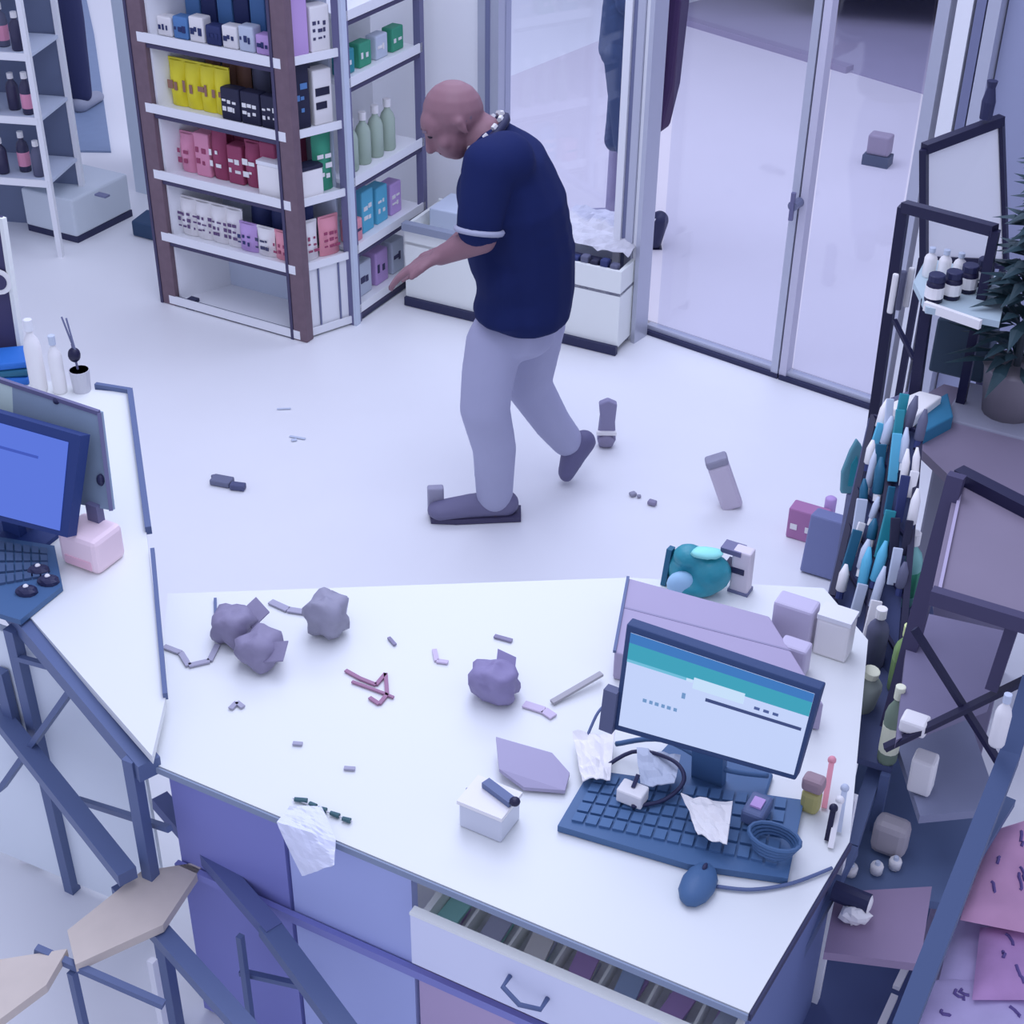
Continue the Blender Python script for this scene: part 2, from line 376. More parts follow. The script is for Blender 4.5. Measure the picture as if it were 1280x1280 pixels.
# level 4 (top in frame)
for i in range(7):
    s = .12 + i * .115
    pack('small_box', 'small %s box on the topmost visible shelf, place %s from the left' % (['white', 'blue', 'white', 'navy', 'white', 'pale', 'violet'][i], ['one', 'two', 'three', 'four', 'five', 'six', 'seven'][i]), 'box', gpos(s, .05, 4), (.065, .05, .07 + .01 * (i % 3)), [m_whp, m_blu, m_whp, m_nvy, m_whp, M_back, m_lil][i], gu, GR, marks=(m_nvy, 3, 1, i + 50))
    pack('blue_box', 'tall %s box at the back of the topmost visible shelf, place %s from the left' % (['blue', 'navy'][i % 2], ['one', 'two', 'three', 'four', 'five', 'six', 'seven'][i]), 'box', gpos(s, .17, 4), (.068, .05, .18), [m_blu, m_nvy][i % 2], gu, GR)
# side face items
sdv = (GC - GB).normalized(); sin_ = Vec((-sdv.y, sdv.x, 0))
def spos(s, d, lev): return GB + (GC - GB) * s + sin_ * d + UP * (gz[lev] + .003)
pack('lilac_box', 'tall lilac box on the upper end shelf beside the wooden post', 'box', spos(.32, .05, 4), (.09, .06, .3), m_lil, sdv)
pack('white_box', 'white box with dark print on the upper end shelf beside the grey post', 'box', spos(.74, .05, 4), (.08, .06, .16), m_whp, sdv, marks=(m_prd, 3, 3, 3))
pack('dark_box', 'tall dark box on the end shelf beside the wooden post', 'box', spos(.30, .05, 3), (.08, .06, .24), m_blk, sdv, marks=(m_blu, 2, 3, 4))
pack('white_box', 'white box with one dark spot on the end shelf beside the grey post', 'box', spos(.72, .05, 3), (.08, .06, .2), m_whp, sdv, marks=(m_blk, 1, 2, 5))
pack('green_pouch', 'green pouch on the end shelf beside the grey post', 'pouch', spos(.70, .05, 2), (.085, .05, .22), m_grn, sdv, puffy=True, marks=(m_whp, 2, 3, 6))
pack('white_carton', 'white carton with black edge on the end shelf below the dark box', 'box', spos(.36, .03, 2), (.10, .06, .11), m_whp, sdv, lid=m_blk)
for i in range(2):
    pack('red_white_bag', ['white bag with red print on the lowest stocked end shelf, next to the wooden post', 'white bag with red print on the lowest stocked end shelf, next to the grey post'][i], 'bag', spos(.3 + .42 * i, .04, 1), (.09, .05, .15), m_rse if i else m_whp, sdv, puffy=True, marks=(m_red, 3, 3, i + 8))

# second unit
HA = P(446, 402); HB = P(530, 342); hu = (HB - HA).normalized(); hv = Vec((-hu.y, hu.x, 0))
hy = [(386, 0), (312, 0), (228, 0), (104, 0), (20, 0)]
hz_ = [zat(HA, a) for a, _ in hy]
un = thing('display_shelf', 'white shelf stand with grey metal posts, right of the wooden-posted one', 'shelf', HA.copy())
HH = hz_[-1] + .5
for p, w_ in ((HA, .03), (HB, .03)):
    MB().box(p, (w_, .03, HH), hu).build('post', M_grey, un)
for z in hz_:
    MB().slab([HA + UP * (z - .012), HB + UP * (z - .012), HB + hv * .26 + UP * (z - .012), HA + hv * .26 + UP * (z - .012)], (0, 0, .015)).build('shelf', M_shelfw, un)
    MB().bar(HA + UP * z - hv * .012, HB + UP * z - hv * .012, .006, .035).build('shelf_edge', M_shelfw, un)
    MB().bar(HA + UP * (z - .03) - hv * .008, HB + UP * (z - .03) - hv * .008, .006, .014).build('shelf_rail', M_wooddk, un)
MB().slab([HA + hv * .22, HB + hv * .22, HB + hv * .23, HA + hv * .23], (0, 0, HH)).build('back_panel', M_shelfw, un)
MB().bar(HA + UP * .02, HB + UP * .02, .02, .03).build('kick_rail_shade', M_dark, un)
def hpos(s, d, lev): return HA + (HB - HA) * s + hv * d + UP * (hz_[lev] + .003)
GR2 = 'goods on the grey-posted shelf stand'
for i in range(4):
    bottle('small_bottle', 'pale green bottle on the grey-posted stand, %s' % ['first from the left', 'second from the left', 'third from the left', 'last on the right'][i], hpos(.2 + .17 * i, .06, 2), .03, .2, mat('pale_green_plastic', (150, 170, 180), 1.1), m_whp, GR2)
for i in range(4):
    pack('teal_box', 'teal box number %s from the left on the top visible shelf of the grey-posted stand' % ['one', 'two', 'three', 'four'][i], 'box', hpos(.16 + .22 * i, .06, 3), (.08, .05, .09), [M_teal, m_grn, M_back, m_grn][i], hu, GR2, marks=(m_whp, 2, 1, i))
pack('dark_box', 'small dark blue box at the left of the cyan boxes on the grey-posted stand', 'box', hpos(.13, .05, 1), (.07, .06, .09), m_rse, hu, GR2, marks=(m_prd, 1, 1, 2))
for i in range(3):
    pack('cyan_box', ['cyan box on the lower shelf of the grey-posted stand, left one', 'cyan box on the lower shelf of the grey-posted stand, middle one', 'lavender box on the lower shelf of the grey-posted stand, right one'][i], 'box', hpos(.34 + .2 * i, .07, 1), (.08, .06, .17 - .02 * i), [m_cyn, m_cyn, m_lil][i], hu, GR2, marks=(m_whp, 2, 2, i))
for i in range(3):
    pack('lilac_box', ['lavender box on the bottom shelf of the grey-posted stand, left one', 'lavender box on the bottom shelf of the grey-posted stand, middle one', 'lavender box on the bottom shelf of the grey-posted stand, right one'][i], 'box', hpos(.25 + .24 * i, .07, 0), (.09, .07, .14), m_lil if i % 2 else M_back, hu, GR2, marks=(m_prd, 2, 1, i))

# ------------------------------------------------------------------ low white display bin behind the man
b0, b1 = P(508, 380), P(777, 445)
bu = (b1 - b0).normalized(); bv = Vec((-bu.y, bu.x, 0)); BL = (b1 - b0).length
bzh = zat(b0, 281)
bin_ = thing('display_bin', 'long low white display bin with grey lip behind the man', 'bin', b0.copy())
bd = .27; BL -= .02
def bq(x, y, z): return b0 + bu * x + bv * y + UP * z
MB().slab([bq(0, 0, .03), bq(BL, 0, .03), bq(BL, .015, .03), bq(0, .015, .03)], (0, 0, bzh - .03)).build('front_panel', M_white, bin_)
MB().slab([bq(0, bd, .03), bq(BL, bd, .03), bq(BL, bd + .015, .03), bq(0, bd + .015, .03)], (0, 0, bzh - .02)).build('back_panel', M_white, bin_)
MB().slab([bq(0, .015, .03), bq(.015, .015, .03), bq(.015, bd, .03), bq(0, bd, .03)], (0, 0, bzh - .03)).build('end_panel', M_white, bin_)
MB().slab([bq(BL - .015, .015, .03), bq(BL, .015, .03), bq(BL, bd, .03), bq(BL - .015, bd, .03)], (0, 0, bzh - .03)).build('end_panel', M_white, bin_)
MB().slab([bq(0, 0, bzh - .08), bq(BL * .6, 0, bzh - .08), bq(BL * .6, bd, bzh - .08), bq(0, bd, bzh - .08)], (0, 0, .012)).build('tray', M_shelfw, bin_)
MB().bar(bq(0, -.004, bzh), bq(BL * .68, -.004, bzh), .035, .03).build('lip', mat('grey_lip', (120, 130, 170), 1.2), bin_)
MB().bar(bq(0, -.006, .02), bq(BL, -.006, .02), .02, .035).build('kick_rail_shade', M_dark, bin_)
MB().slab([bq(BL * .66, .0, bzh - .1), bq(BL, .0, bzh - .1), bq(BL, bd, bzh - .1), bq(BL * .66, bd, bzh - .1)], (0, 0, .012)).build('tray', M_grey, bin_)
for i in range(7):
    pack('dark_jar_pack', 'small dark pack in the low bin behind the man, place %s of the row' % ['one', 'two', 'three', 'four', 'five', 'six', 'seven'][i], 'pack', bq(BL * (.70 + .043 * i), .03, bzh - .085), (.032, .035, .10 + .01 * (i % 2)), [m_gry, m_blk, m_nvy][i % 3], bu, 'dark packs in the low bin', marks=(m_whp, 1, 1, i))
# crinkled wrap over bin's right end
def crumple(name, label, cat, corners, amp, m, n=12, sag=0, seed=0, thick=.002, parent=None, freq=14):
    a, b_, c_, d_ = [Vec(k) for k in corners]; mb = MB()
    nrm = (b_ - a).cross(d_ - a).normalized()
    if nrm.z < 0: nrm = -nrm
    for j in range(n + 1):
        for i in range(n + 1):
            u_, v_ = i / n, j / n; p = a.lerp(b_, u_).lerp(d_.lerp(c_, u_), v_)
            k = noise.noise(p * freq + Vec((seed, 0, 0))) * amp + abs(noise.noise(p * freq * 2.3 + Vec((0, seed, 0)))) * amp * .8
            mb.v.append(p + nrm * (k + amp * .9) - UP * sag * (u_ - .5) ** 2)
    for j in range(n):
        for i in range(n):
            q = j * (n + 1) + i; mb.f.append((q, q + 1, q + n + 2, q + n + 1))
    o = mb.build(name, m, parent)
    md = o.modifiers.new('solid', 'SOLIDIFY'); md.thickness = thick; md.offset = -1
    if label: tag(o, label, cat)
    return o
M_film = mat('grey_film', (178, 182, 218), 1.1, rough=.35)
crumple('plastic_wrap', 'crinkled pale plastic wrap over the right end of the low bin', 'wrap', [bq(BL * .64, .06, bzh + .02), bq(BL, .06, bzh + .02), bq(BL, bd + .05, bzh + .05), bq(BL * .64, bd + .05, bzh + .05)], .03, M_film, 16, seed=3)
pack('pale_box', 'pale lavender box standing in the low bin left of the man', 'box', bq(.16, .2, bzh - .068), (.22, .18, .11), M_back, bu)

# ------------------------------------------------------------------ background left
mt = MB().slab([P(62, 190), P(139, 191), P(118, 45), P(95, -60), P(30, -60)], (0, 0, .01)); tag(mt.build('floor_mat', mat('blue_grey_mat', (118, 138, 192), 1, nscale=20, namt=.06)), 'blue-grey floor mat under the person at the far left', 'mat')
c0 = P(139, 232); 
cl = MB().box(c0 + U * .30 + V * .12, (.30, .24, 3.0), U).build('trim_4', mat('column_paint', (182, 196, 238), 1.15)); cl['kind'] = 'structure'
pl0, pl1, pl2 = P(36, 288), P(98, 304), P(166, 270)
pln = thing('plinth', 'low white plinth with dark base edge at the far left', 'plinth', pl1.copy())
pa, pb = (pl0 - pl1), (pl2 - pl1)
MB().slab([pl1, pl2, pl2 + pa, pl0], (0, 0, .03)).build('base', M_dark, pln)
MB().slab([pl1 + UP * .03 - pa * .02 - pb * .02, pl2 + UP * .03, pl2 + pa + UP * .03, pl0 + UP * .03 - pb * .02], (0, 0, .17)).build('body', mat('plinth_white', (178, 190, 228), 1.15), pln, bevel=.01)
MB().box(P(128, 245, .2), (.06, .03, .008), U).build('grip', M_alud, pln)
q = P(186, 300); tag(MB().slab([q - U * .09, q + U * .09, q + U * .09 + V * .14, q - U * .12 + V * .14], (0, 0, .07)).build('foot_block', mat('dark_teal_block', (40, 66, 112), 1), bevel=.008), 'dark blue block on the floor behind the left wooden post', 'block')
q = P(152, 40, .0); 
# left shelf unit
S0 = P(64, 262); S1 = P(-70, 300); su = (S0 - S1).normalized(); sv_ = Vec((-su.y, su.x, 0))
S0 = J(62, 232, 6.0); S0.z = 0
S1 = S0 + Vec((-.62, .1, 0)); su = (S0 - S1).normalized(); sv_ = Vec((-su.y, su.x, 0))
ls = thing('wire_shelf', 'pale shelf stand with dark bottles, cut off by the left edge', 'shelf', S0.copy())
for p in (S0, S1, S0 + sv_ * .3, S1 + sv_ * .3):
    MB().box(p, (.022, .022, 2.6), su).build('post', M_shelfw, ls)
sz = [zat(S0, y_) for y_ in (232, 154, 74, -12)]
for z in sz:
    MB().slab([S1 + UP * z, S0 + UP * z, S0 + sv_ * .3 + UP * z, S1 + sv_ * .3 + UP * z], (0, 0, .012)).build('shelf', M_back, ls)
    MB().bar(S1 + UP * (z + .01) - sv_ * .01, S0 + UP * (z + .01) - sv_ * .01, .008, .03).build('shelf_edge', M_shelfw, ls)
MB().slab([S1 + sv_ * .31, S0 + sv_ * .31, S0 + sv_ * .32, S1 + sv_ * .32], (0, 0, 2.6)).build('back_panel', mat('slate_panel', (92, 104, 148), 1.2), ls)
m_db = mat('dark_bottle', (50, 50, 88), 1.1, rough=.3)
nm = ['right end', 'second from the right', 'third from the right', 'left end']
for li, z in enumerate(sz[:3]):
    for i in range(3):
        bottle('dark_bottle', 'dark bottle on the %s shelf at the left edge, %s' % (['lowest', 'middle', 'upper'][li], nm[i]), S0 - su * (.07 + .08 * i) + sv_ * (.07 + .04 * (i % 2)) + UP * (z + .013), .026, .15 + .02 * ((i + li) % 2), m_db if (i + li) % 3 else m_gry, m_whp, 'bottles on the left edge shelf', mlabel=m_pink if (i + li) % 2 else None)

# ------------------------------------------------------------------ people
def remeshed(name, balls, voxel, m, parent, smooth_it=3):
    """one continuous surface grown over a chain of overlapping ellipsoids"""
    mb = MB()
    for c, r in balls:
        r = r if isinstance(r, tuple) else (r, r, r)
        mb.ell(c, r, nu=14, nv=9)
    o = mb.build(name, m, parent)
    r_ = o.modifiers.new('r', 'REMESH'); r_.mode = 'VOXEL'; r_.voxel_size = voxel; r_.use_smooth_shade = True
    s_ = o.modifiers.new('s', 'SMOOTH'); s_.factor = .5; s_.iterations = smooth_it
    return o
def chain(pts, step=.35):
    """pts = [(Vec, r or (rx,ry,rz))...] -> dense balls"""
    out = []
    T = lambda r: r if isinstance(r, tuple) else (r, r, r)
    for (a, ra), (b_, rb) in zip(pts, pts[1:]):
        ra, rb = T(ra), T(rb); n = max(1, int((b_ - a).length / (min(min(ra), min(rb)) * step)) + 1)
        for i in range(n + 1):
            k = i / n; out.append((a.lerp(b_, k), tuple(x + (y - x) * k for x, y in zip(ra, rb))))
    return out
def fingers(wrist, dirv, palmn, side, curl=.5, s=1.0):
    """palm and five bent fingers. dirv: wrist->knuckles, palmn: palm facing, side: towards the thumb"""
    d, n, t = dirv.normalized(), palmn.normalized(), side.normalized(); out = []
    for k in range(4):
        off = (k - 1.5) * .019 * s
        out += chain([(wrist + t * off * .6, .016 * s), (wrist + d * .085 * s + t * off, .0125 * s)])
        L = [.082, .078, .07, .058][3 - k] * s if False else [.058, .072, .08, .072][k] * s
        p = wrist + d * .088 * s + t * off; c = curl * (.7 + .15 * k); q = p; a = 0
        pts = [(p, .0095 * s)]
        for j, fr in enumerate((.45, .32, .23)):
            a += c * (.6, .8, .5)[j]; q = q + (d * math.cos(a) + n * math.sin(a)) * L * fr; pts.append((q, (.009, .008, .0068)[j] * s))
        out += chain(pts)
    b0_ = wrist + d * .025 * s + t * .022 * s
    out += chain([(b0_, .013 * s), (b0_ + (d * .6 + t * .75 + n * .2) * .035 * s, .011 * s), (b0_ + (d * .6 + t * .75 + n * .2) * .035 * s + (d * .9 + t * .3 + n * .4) * .03 * s, .0085 * s)])
    return out

YM = 4.10
man = thing('person', 'man in dark navy polo shirt and pale grey trousers striding left, bent forward', 'person', Vec((0.0, YM, 0)))
m_shirt = mat('navy_polo', (20, 30, 82), 1.25, rough=.85, nscale=9, namt=.12, spec=.15)
m_trs = mat('grey_trousers', (150, 155, 208), 1.1, rough=.85, nscale=7, namt=.05)
m_shoe = mat('grey_shoe', (92, 92, 138), 1.2, rough=.6)
def jm(px, py, dy=0): return J(px, py, YM + dy)
hipN, kneN, ankN = jm(622, 402, -.08), jm(606, 510, -.12), jm(618, 632, -.06)
hipF, kneF, ankF = jm(668, 405, .09), jm(660, 480, .12), jm(712, 558, .16)
shN, elN, wrN = jm(612, 208, -.17), jm(602, 298, -.22), jm(550, 320, -.20)
shF, elF, wrF = jm(620, 200, .17), jm(604, 282, .2), jm(562, 312, .16)
neck = jm(604, 170); hc = jm(567, 148)
fwd = Vec((-.80, -.18, -.58)).normalized(); hup = Vec((-.50, 0, .86)); hup = (hup - fwd * hup.dot(fwd)).normalized(); hsd = hup.cross(fwd)   # hsd: far side
balls = []
# head: cranium, face and jaw
balls += [(hc - fwd * .012 + hup * .018, (.086, .073, .084)), (hc + fwd * .03 - hup * .03, (.058, .058, .07)), (hc + fwd * .042 - hup * .068, (.035, .036, .035)), (hc + fwd * .04 + hup * .02, (.05, .055, .05))]
balls += chain([(hc + fwd * .084 + hup * .008, .009), (hc + fwd * .104 - hup * .03, .013)])          # nose
for sg in (-1, 1):
    balls += [(hc + fwd * .072 + hup * .018 + hsd * sg * .03, .014), (hc + fwd * .055 - hup * .028 + hsd * sg * .036, .022)]
    e = hc - fwd * .008 - hup * .012 + hsd * sg * .074
    balls += [(e + hup * .014, (.015, .008, .014)), (e - hup * .004, (.012, .007, .014)), (e - hup * .018, (.008, .007, .008))]
balls += chain([(hc + fwd * .078 - hup * .052 - hsd * .018, .007), (hc + fwd * .078 - hup * .052 + hsd * .018, .007)])   # lips
balls += chain([(hc - fwd * .03 - hup * .05, .05), (neck, .06), (jm(625, 200), .075)])
balls += chain([(jm(640, 215), (.1, .14, .1)), (jm(658, 290), (.1, .15, .12)), (jm(655, 388), (.09, .12, .08))], .6)
balls += chain([(shN, .05), (elN, .042)]) + chain([(elN, .043), (wrN, .027)])
balls += chain([(shF, .05), (elF, .042)]) + chain([(elF, .043), (wrF, .027)])
balls += chain([(jm(636, 410, -.07), .06), (kneN, .055), (ankN, .04)]) + chain([(hipF, .06), (kneF, .055), (ankF, .04)])
fd = (jm(512, 336, -.2) - wrN)
balls += fingers(wrN, fd, Vec((0, .3, -1)), Vec((-.2, -1, .1)), .45)
balls += fingers(wrF, jm(528, 326, .14) - wrF, Vec((0, -.2, -1)), Vec((-.1, 1, 0)), .5)
body = remeshed('body', balls, .006, M_skin, man, 2)
# shirt
sb = chain([(jm(658, 386), (.138, .19, .035)), (jm(656, 372), (.145, .2, .06)), (jm(660, 355), (.142, .185, .09)), (jm(658, 310), (.145, .19, .1)), (jm(650, 250), (.138, .2, .1)), (jm(636, 208), (.12, .19, .09)), (jm(618, 178), (.07, .11, .06))], .5)
sb += chain([(jm(632, 202, -.12), .085), (shN + Vec((.0, 0, 0)), .078), (jm(600, 272, -.21), .066), (jm(599, 284, -.21), .064)])
sb += chain([(jm(632, 202, .12), .085), (shF, .078), (jm(606, 262, .2), .066)])
sb += chain([(jm(600, 240, -.02), (.07, .14, .08)), (jm(622, 320, 0), (.09, .15, .08))])
sb += chain([(jm(632, 340, -.06), (.09, .14, .1)), (jm(636, 366, -.07), (.095, .12, .06)), (jm(634, 386, -.07), (.105, .14, .04))])
sb += chain([(jm(672, 225, 0), (.06, .12, .06)), (jm(688, 300, 0), (.06, .13, .06))])
shirt = remeshed('shirt', sb, .012, m_shirt, man, 5)
# collar with pale tipping, cuff band
def ring(c, ax, r, rr, n=18):
    ax = ax.normalized(); x = ax.cross(Vec((0, 1, 0))).normalized(); y = ax.cross(x)
    return [c + x * math.cos(2 * math.pi * i / n) * r[0] + y * math.sin(2 * math.pi * i / n) * r[1] for i in range(n + 1)]
na = (hc - fwd * .03 - hup * .05) - jm(622, 190)
coll = MB().tube(ring(jm(611, 168), na, (.066, .08), 0), .013, 6, False).build('collar', mat('collar_navy', (28, 32, 76), 1), man, smooth=True)
cp = ring(jm(606, 163), na, (.066, .08), 0, 24)
for i in range(0, 24, 2):
    MB().tube([cp[i].lerp(cp[i + 1], .2), cp[i + 1]], .008, 6).build('collar_trim', mat('collar_trim_pale', (178, 182, 212), 1.2), coll)
MB().tube(ring(jm(599, 288, -.21), elN - shN, (.063, .063), 0), .009, 6, False).build('cuff', mat('cuff_pale', (140, 146, 190), 1.2), shirt, smooth=True)
MB().tube(ring(jm(604, 266, .2), elF - shF, (.063, .063), 0), .008, 6, False).build('cuff', MATS['cuff_pale'], shirt, smooth=True)
# trousers
tb = chain([(jm(654, 362), (.11, .14, .07)), (jm(654, 385), (.11, .15, .08)), (jm(648, 415), (.115, .15, .06))], .5)
tb += chain([(jm(634, 404, -.06), .092), (jm(618, 430, -.09), .088), (jm(610, 470, -.11), .082), (kneN, .078), (jm(618, 560, -.09), .07), (jm(618, 618, -.06), .060)])
tb += chain([(hipF, .098), (kneF, .076), (jm(690, 528, .14), .062), (jm(708, 550, .16), .055)])
remeshed('trousers', tb, .011, m_trs, man, 5)
# shoes
ft = ankN.copy(); ft.z = .045
remeshed('shoe', chain([(Vec((ankN.x + .03, ankN.y, .05)), (.05, .042, .045)), (Vec((ankN.x - .07, ankN.y - .005, .042)), (.05, .045, .038)), (Vec((ankN.x - .17, ankN.y - .02, .034)), (.045, .045, .028))]) , .008, m_shoe, man, 3)
MB().slab([Vec((ankN.x + .085, ankN.y - .035, .002)), Vec((ankN.x + .085, ankN.y + .035, .002)), Vec((ankN.x - .12, ankN.y + .045, .002)), Vec((ankN.x - .21, ankN.y + .01, .002)), Vec((ankN.x - .20, ankN.y - .05, .002)), Vec((ankN.x - .12, ankN.y - .055, .002))], (0, 0, .018)).build('sole', M_wooddk, man)
r1, r2 = jm(728, 558, .17), jm(708, 592, .15)
remeshed('shoe', chain([(jm(730, 552, .17), .04), (jm(718, 565, .16), (.045, .045, .045)), (jm(708, 590, .14), (.028, .042, .03))]), .008, mat('rear_shoe', (88, 88, 138), 1.1), man, 3)
# fringe of hair round the bald crown, eyes
hb = []
for i in range(13):
    a = math.radians(60 + i * 20)
    hb.append((hc - hup * .006 + fwd * math.cos(a) * .086 * (1 if math.cos(a) < 0 else .6) + hsd * math.sin(a) * .071 + hup * (.0 if abs(math.sin(a)) < .8 else -.002), (.018, .018, .02)))
remeshed('hair', [(c + (hc - c) * .09, (.012, .010, .022)) for c, r in hb if (c - hc).dot(fwd) < .0], .006, mat('grey_brown_hair', (100, 88, 118), 1.1), man, 2)
for sg in (-1, 1):
    MB().ell(hc + fwd * .079 + hup * .008 + hsd * sg * .03, (.008, .008, .006), nu=8, nv=6).build('eye', mat('eye_dark', (36, 30, 52), 1), man, smooth=True)
    MB().tube([hc + fwd * .088 + hup * .026 + hsd * sg * .016, hc + fwd * .082 + hup * .03 + hsd * sg * .044], .004, 6).build('eyebrow', MATS['grey_brown_hair'], man)
MB().tube([hc + fwd * .086 - hup * .052 - hsd * .017, hc + fwd * .088 - hup * .051, hc + fwd * .086 - hup * .052 + hsd * .017], .003, 6).build('mouth', mat('lip', (92, 52, 74), 1.1), man)

def bystander(label, foot, h, facing, mtop, mleg, skirt=None, lift=None, mskin=M_skin, mshoe=None, bag=None, stride=.12, mleg2=None):
    f_ = Vec((math.cos(facing), math.sin(facing), 0)); s_ = Vec((-f_.y, f_.x, 0)); k = h / 1.7
    t = thing('person', label, 'person', foot)
    g = lambda x, y, z: foot + f_ * x * k + s_ * y * k + UP * z * k
    bl = chain([(g(0, 0, 1.5), .05 * k), (g(0, 0, 1.42), .06 * k)]) + [(g(.01, 0, 1.6), (.09 * k, .08 * k, .11 * k)), (g(.1, 0, 1.58), .015 * k)]
    bl += chain([(g(0, 0, 1.36), (.1, .15, .09)), (g(0, 0, 1.1), (.1, .13, .12)), (g(0, 0, .9), (.12, .16, .1))], .6)
    for sg, st in ((-1, stride), (1, -stride)):
        bl += chain([(g(0, sg * .09, .88), .085 * k), (g(st * .6, sg * .09, .48), .056 * k), (g(st, sg * .08, .08), .036 * k)])
        bl += chain([(g(0, sg * .19, 1.36), .05 * k), (g(-.04, sg * .23, 1.12), .04 * k), (g(.16, sg * .18, 1.22), .026 * k)])
        bl += fingers(g(.16, sg * .18, 1.22), f_ + UP * .3, s_ * -sg, UP, .4, k)
    remeshed('body', bl, .010, mskin, t, 2)
    top = chain([(g(0, 0, 1.38), (.12, .17, .08)), (g(0, 0, 1.1), (.125, .155, .1)), (g(0, 0, .86), (.14, .18, .08))], .5)
    for sg in (-1, 1): top += chain([(g(0, sg * .17, 1.38), .07), (g(-.02, sg * .23, 1.12), .055)])
    remeshed('top', top, .014, mtop, t, 4)
    zb = skirt if skirt else .08
    lg = chain([(g(0, 0, .92), (.13, .17, .08)), (g(0, 0, .84), (.13, .17, .08))], .5)
    for sg, st in ((-1, stride), (1, -stride)):
        kk = (.88 - zb) / .8
        pts = [(g(0, sg * .085, .86), .1)]
        if zb < .45: pts += [(g(st * .6, sg * .09, .48), .075), (g(st * .95, sg * .08, max(zb, .1)), .058)]
        else: pts += [(g(st * .5, sg * .09, zb), .085)]
        lg += chain(pts)
    remeshed('trousers', lg, .012, mleg, t, 3)
    for sg, st in ((-1, stride), (1, -stride)):
        remeshed('shoe', chain([(g(st - .03, sg * .08, .045), (.045, .045, .045)), (g(st + .13, sg * .085, .035), (.045, .042, .03))]), .010, mshoe or M_dark, t, 2)
    remeshed('hair', [(g(-.015, 0, 1.65), (.09 * k, .085 * k, .075 * k)), (g(-.05, 0, 1.58), (.06 * k, .075 * k, .07 * k))], .012, M_dark, t, 2)
    return t
m_slate2 = mat('slate_blue_cloth', (62, 80, 128), 1.2, rough=.9, nscale=8, namt=.1)
bystander('person outside the glass behind the door post, in knee-length slate blue clothes', P(776, 292), 1.62, math.radians(165), m_slate2, m_slate2, skirt=.42, mskin=mat('skin_pale', (140, 138, 190), 1.2), mshoe=mat('slipper_grey', (130, 130, 180), 1.1), stride=.06)
bgp = P(822, 165, .55)
bgt = thing('shoulder_bag', 'dark plum bag hanging beside the door post outside', 'bag', P(814, 160, .50))
bo = Vec(bgt.location)
mbb = MB().slab([bo + U * x + UP * z for x, z in [(-.08, .02), (-.03, -.04), (.04, -.02), (.075, .18), (.09, .55), (.03, .62), (-.08, .55)]], V * .12)
mbb.build('bag_body', mat('plum_cloth', (52, 36, 84), 1.2, rough=.8), bgt, bevel=.02)
MB().tube([bo + U * -.06 + UP * .56 + V * .06, bo + U * -.02 + UP * .85 + V * .06, bo + U * .02 + UP * .86 + V * .06, bo + U * .07 + UP * .56 + V * .06], .012).build('strap', M_dark, bgt)
sh_ = P(818, 312); so = thing('dark_shoe', 'dark shoe standing on its toe just right of the door post outside', 'shoe', sh_)
remeshed('upper', chain([(sh_ + UP * .04, (.03, .04, .035)), (sh_ + UP * .14 + U * .015, (.04, .045, .04))]), .008, M_dark, so, 2)
MB().slab([sh_ + Vec((-.03, -.03, 0)), sh_ + Vec((.03, -.03, 0)), sh_ + Vec((.03, .03, 0)), sh_ + Vec((-.03, .03, 0))], (0, 0, .014)).build('sole', M_black, so)
bystander('person in dark navy clothes standing on the mat at the far left', P(80, 142), 1.7, math.radians(75), mat('deep_navy_cloth', (38, 44, 92), 1.1, rough=.9), MATS['deep_navy_cloth'], mshoe=mat('shoe_pale', (140, 148, 190), 1), stride=.07)

# ------------------------------------------------------------------ front counter
CZ = .75
cF0, cF2 = P(186, 952, CZ), P(936, 1266, CZ)
cu = (cF2 - cF0).normalized(); cv = Vec((-cu.y, cu.x, 0)); CL = (cF2 - cF0).length; CDp = .60
def cp_(x, y, z=0): return cF0 + cu * x + cv * y + UP * (z)
cnt = thing('counter', 'white topped shop counter across the bottom, panels below painted in lavender shade', 'counter', Vec((cF0.x, cF0.y, 0)))
cR = P(1062, 1052, CZ); wB = P(1085, 800, CZ); wC = P(1030, 735, CZ); wA = P(785, 722, CZ); wD = P(764, 830, CZ)
far_x = (wD - cF0).dot(cu)
topl = [cF0, cF2, cR, wB, wC, wA, P(210, 742, CZ)]
MB().slab([p - UP * .016 for p in topl], (0, 0, .016)).build('worktop', M_top, cnt)
MB().bar(cF0 - UP * .009 - cv * .003, cF2 - UP * .009 - cv * .003, .004, .014).build('front_edge', mat('edge_grey', (120, 135, 180), 1.1), cnt)
MB().bar(cF2 - UP * .010, cR - UP * .010, .010, .016).build('side_edge', M_dark, cnt)
m_cabv = mat('shaded_violet_panel', (108, 114, 192), 1.35, rough=.6); m_cabl = mat('shaded_lavender_panel', (138, 150, 215), 1.45, rough=.6)  # shade on the counter front is painted into these panel colours
m_cabp = mat('shaded_pinkish_panel', (150, 138, 190), 1.4, rough=.6)
xs = [0, .27, .545, .80, CL]
for i in range(4):
    a, b_ = xs[i] + .005, xs[i + 1] - .005
    MB().slab([cp_(a, .04, -.74), cp_(b_, .04, -.74), cp_(b_, .06, -.74), cp_(a, .06, -.74)], (0, 0, .71 if i < 2 else .52)).build('front_panel', [m_cabv, m_cabl, m_cabp, m_cabl][i], cnt)
MB().bar(cp_(.0, .03, -.30), cp_(CL, .03, -.30), .012, .02).build('panel_rail', m_cabv, cnt)
MB().slab([cp_(0.02, .56, -.74), cp_(CL, .56, -.74), cp_(CL, .58, -.74), cp_(.02, .58, -.74)], (0, 0, .71)).build('back_panel', M_wall, cnt)
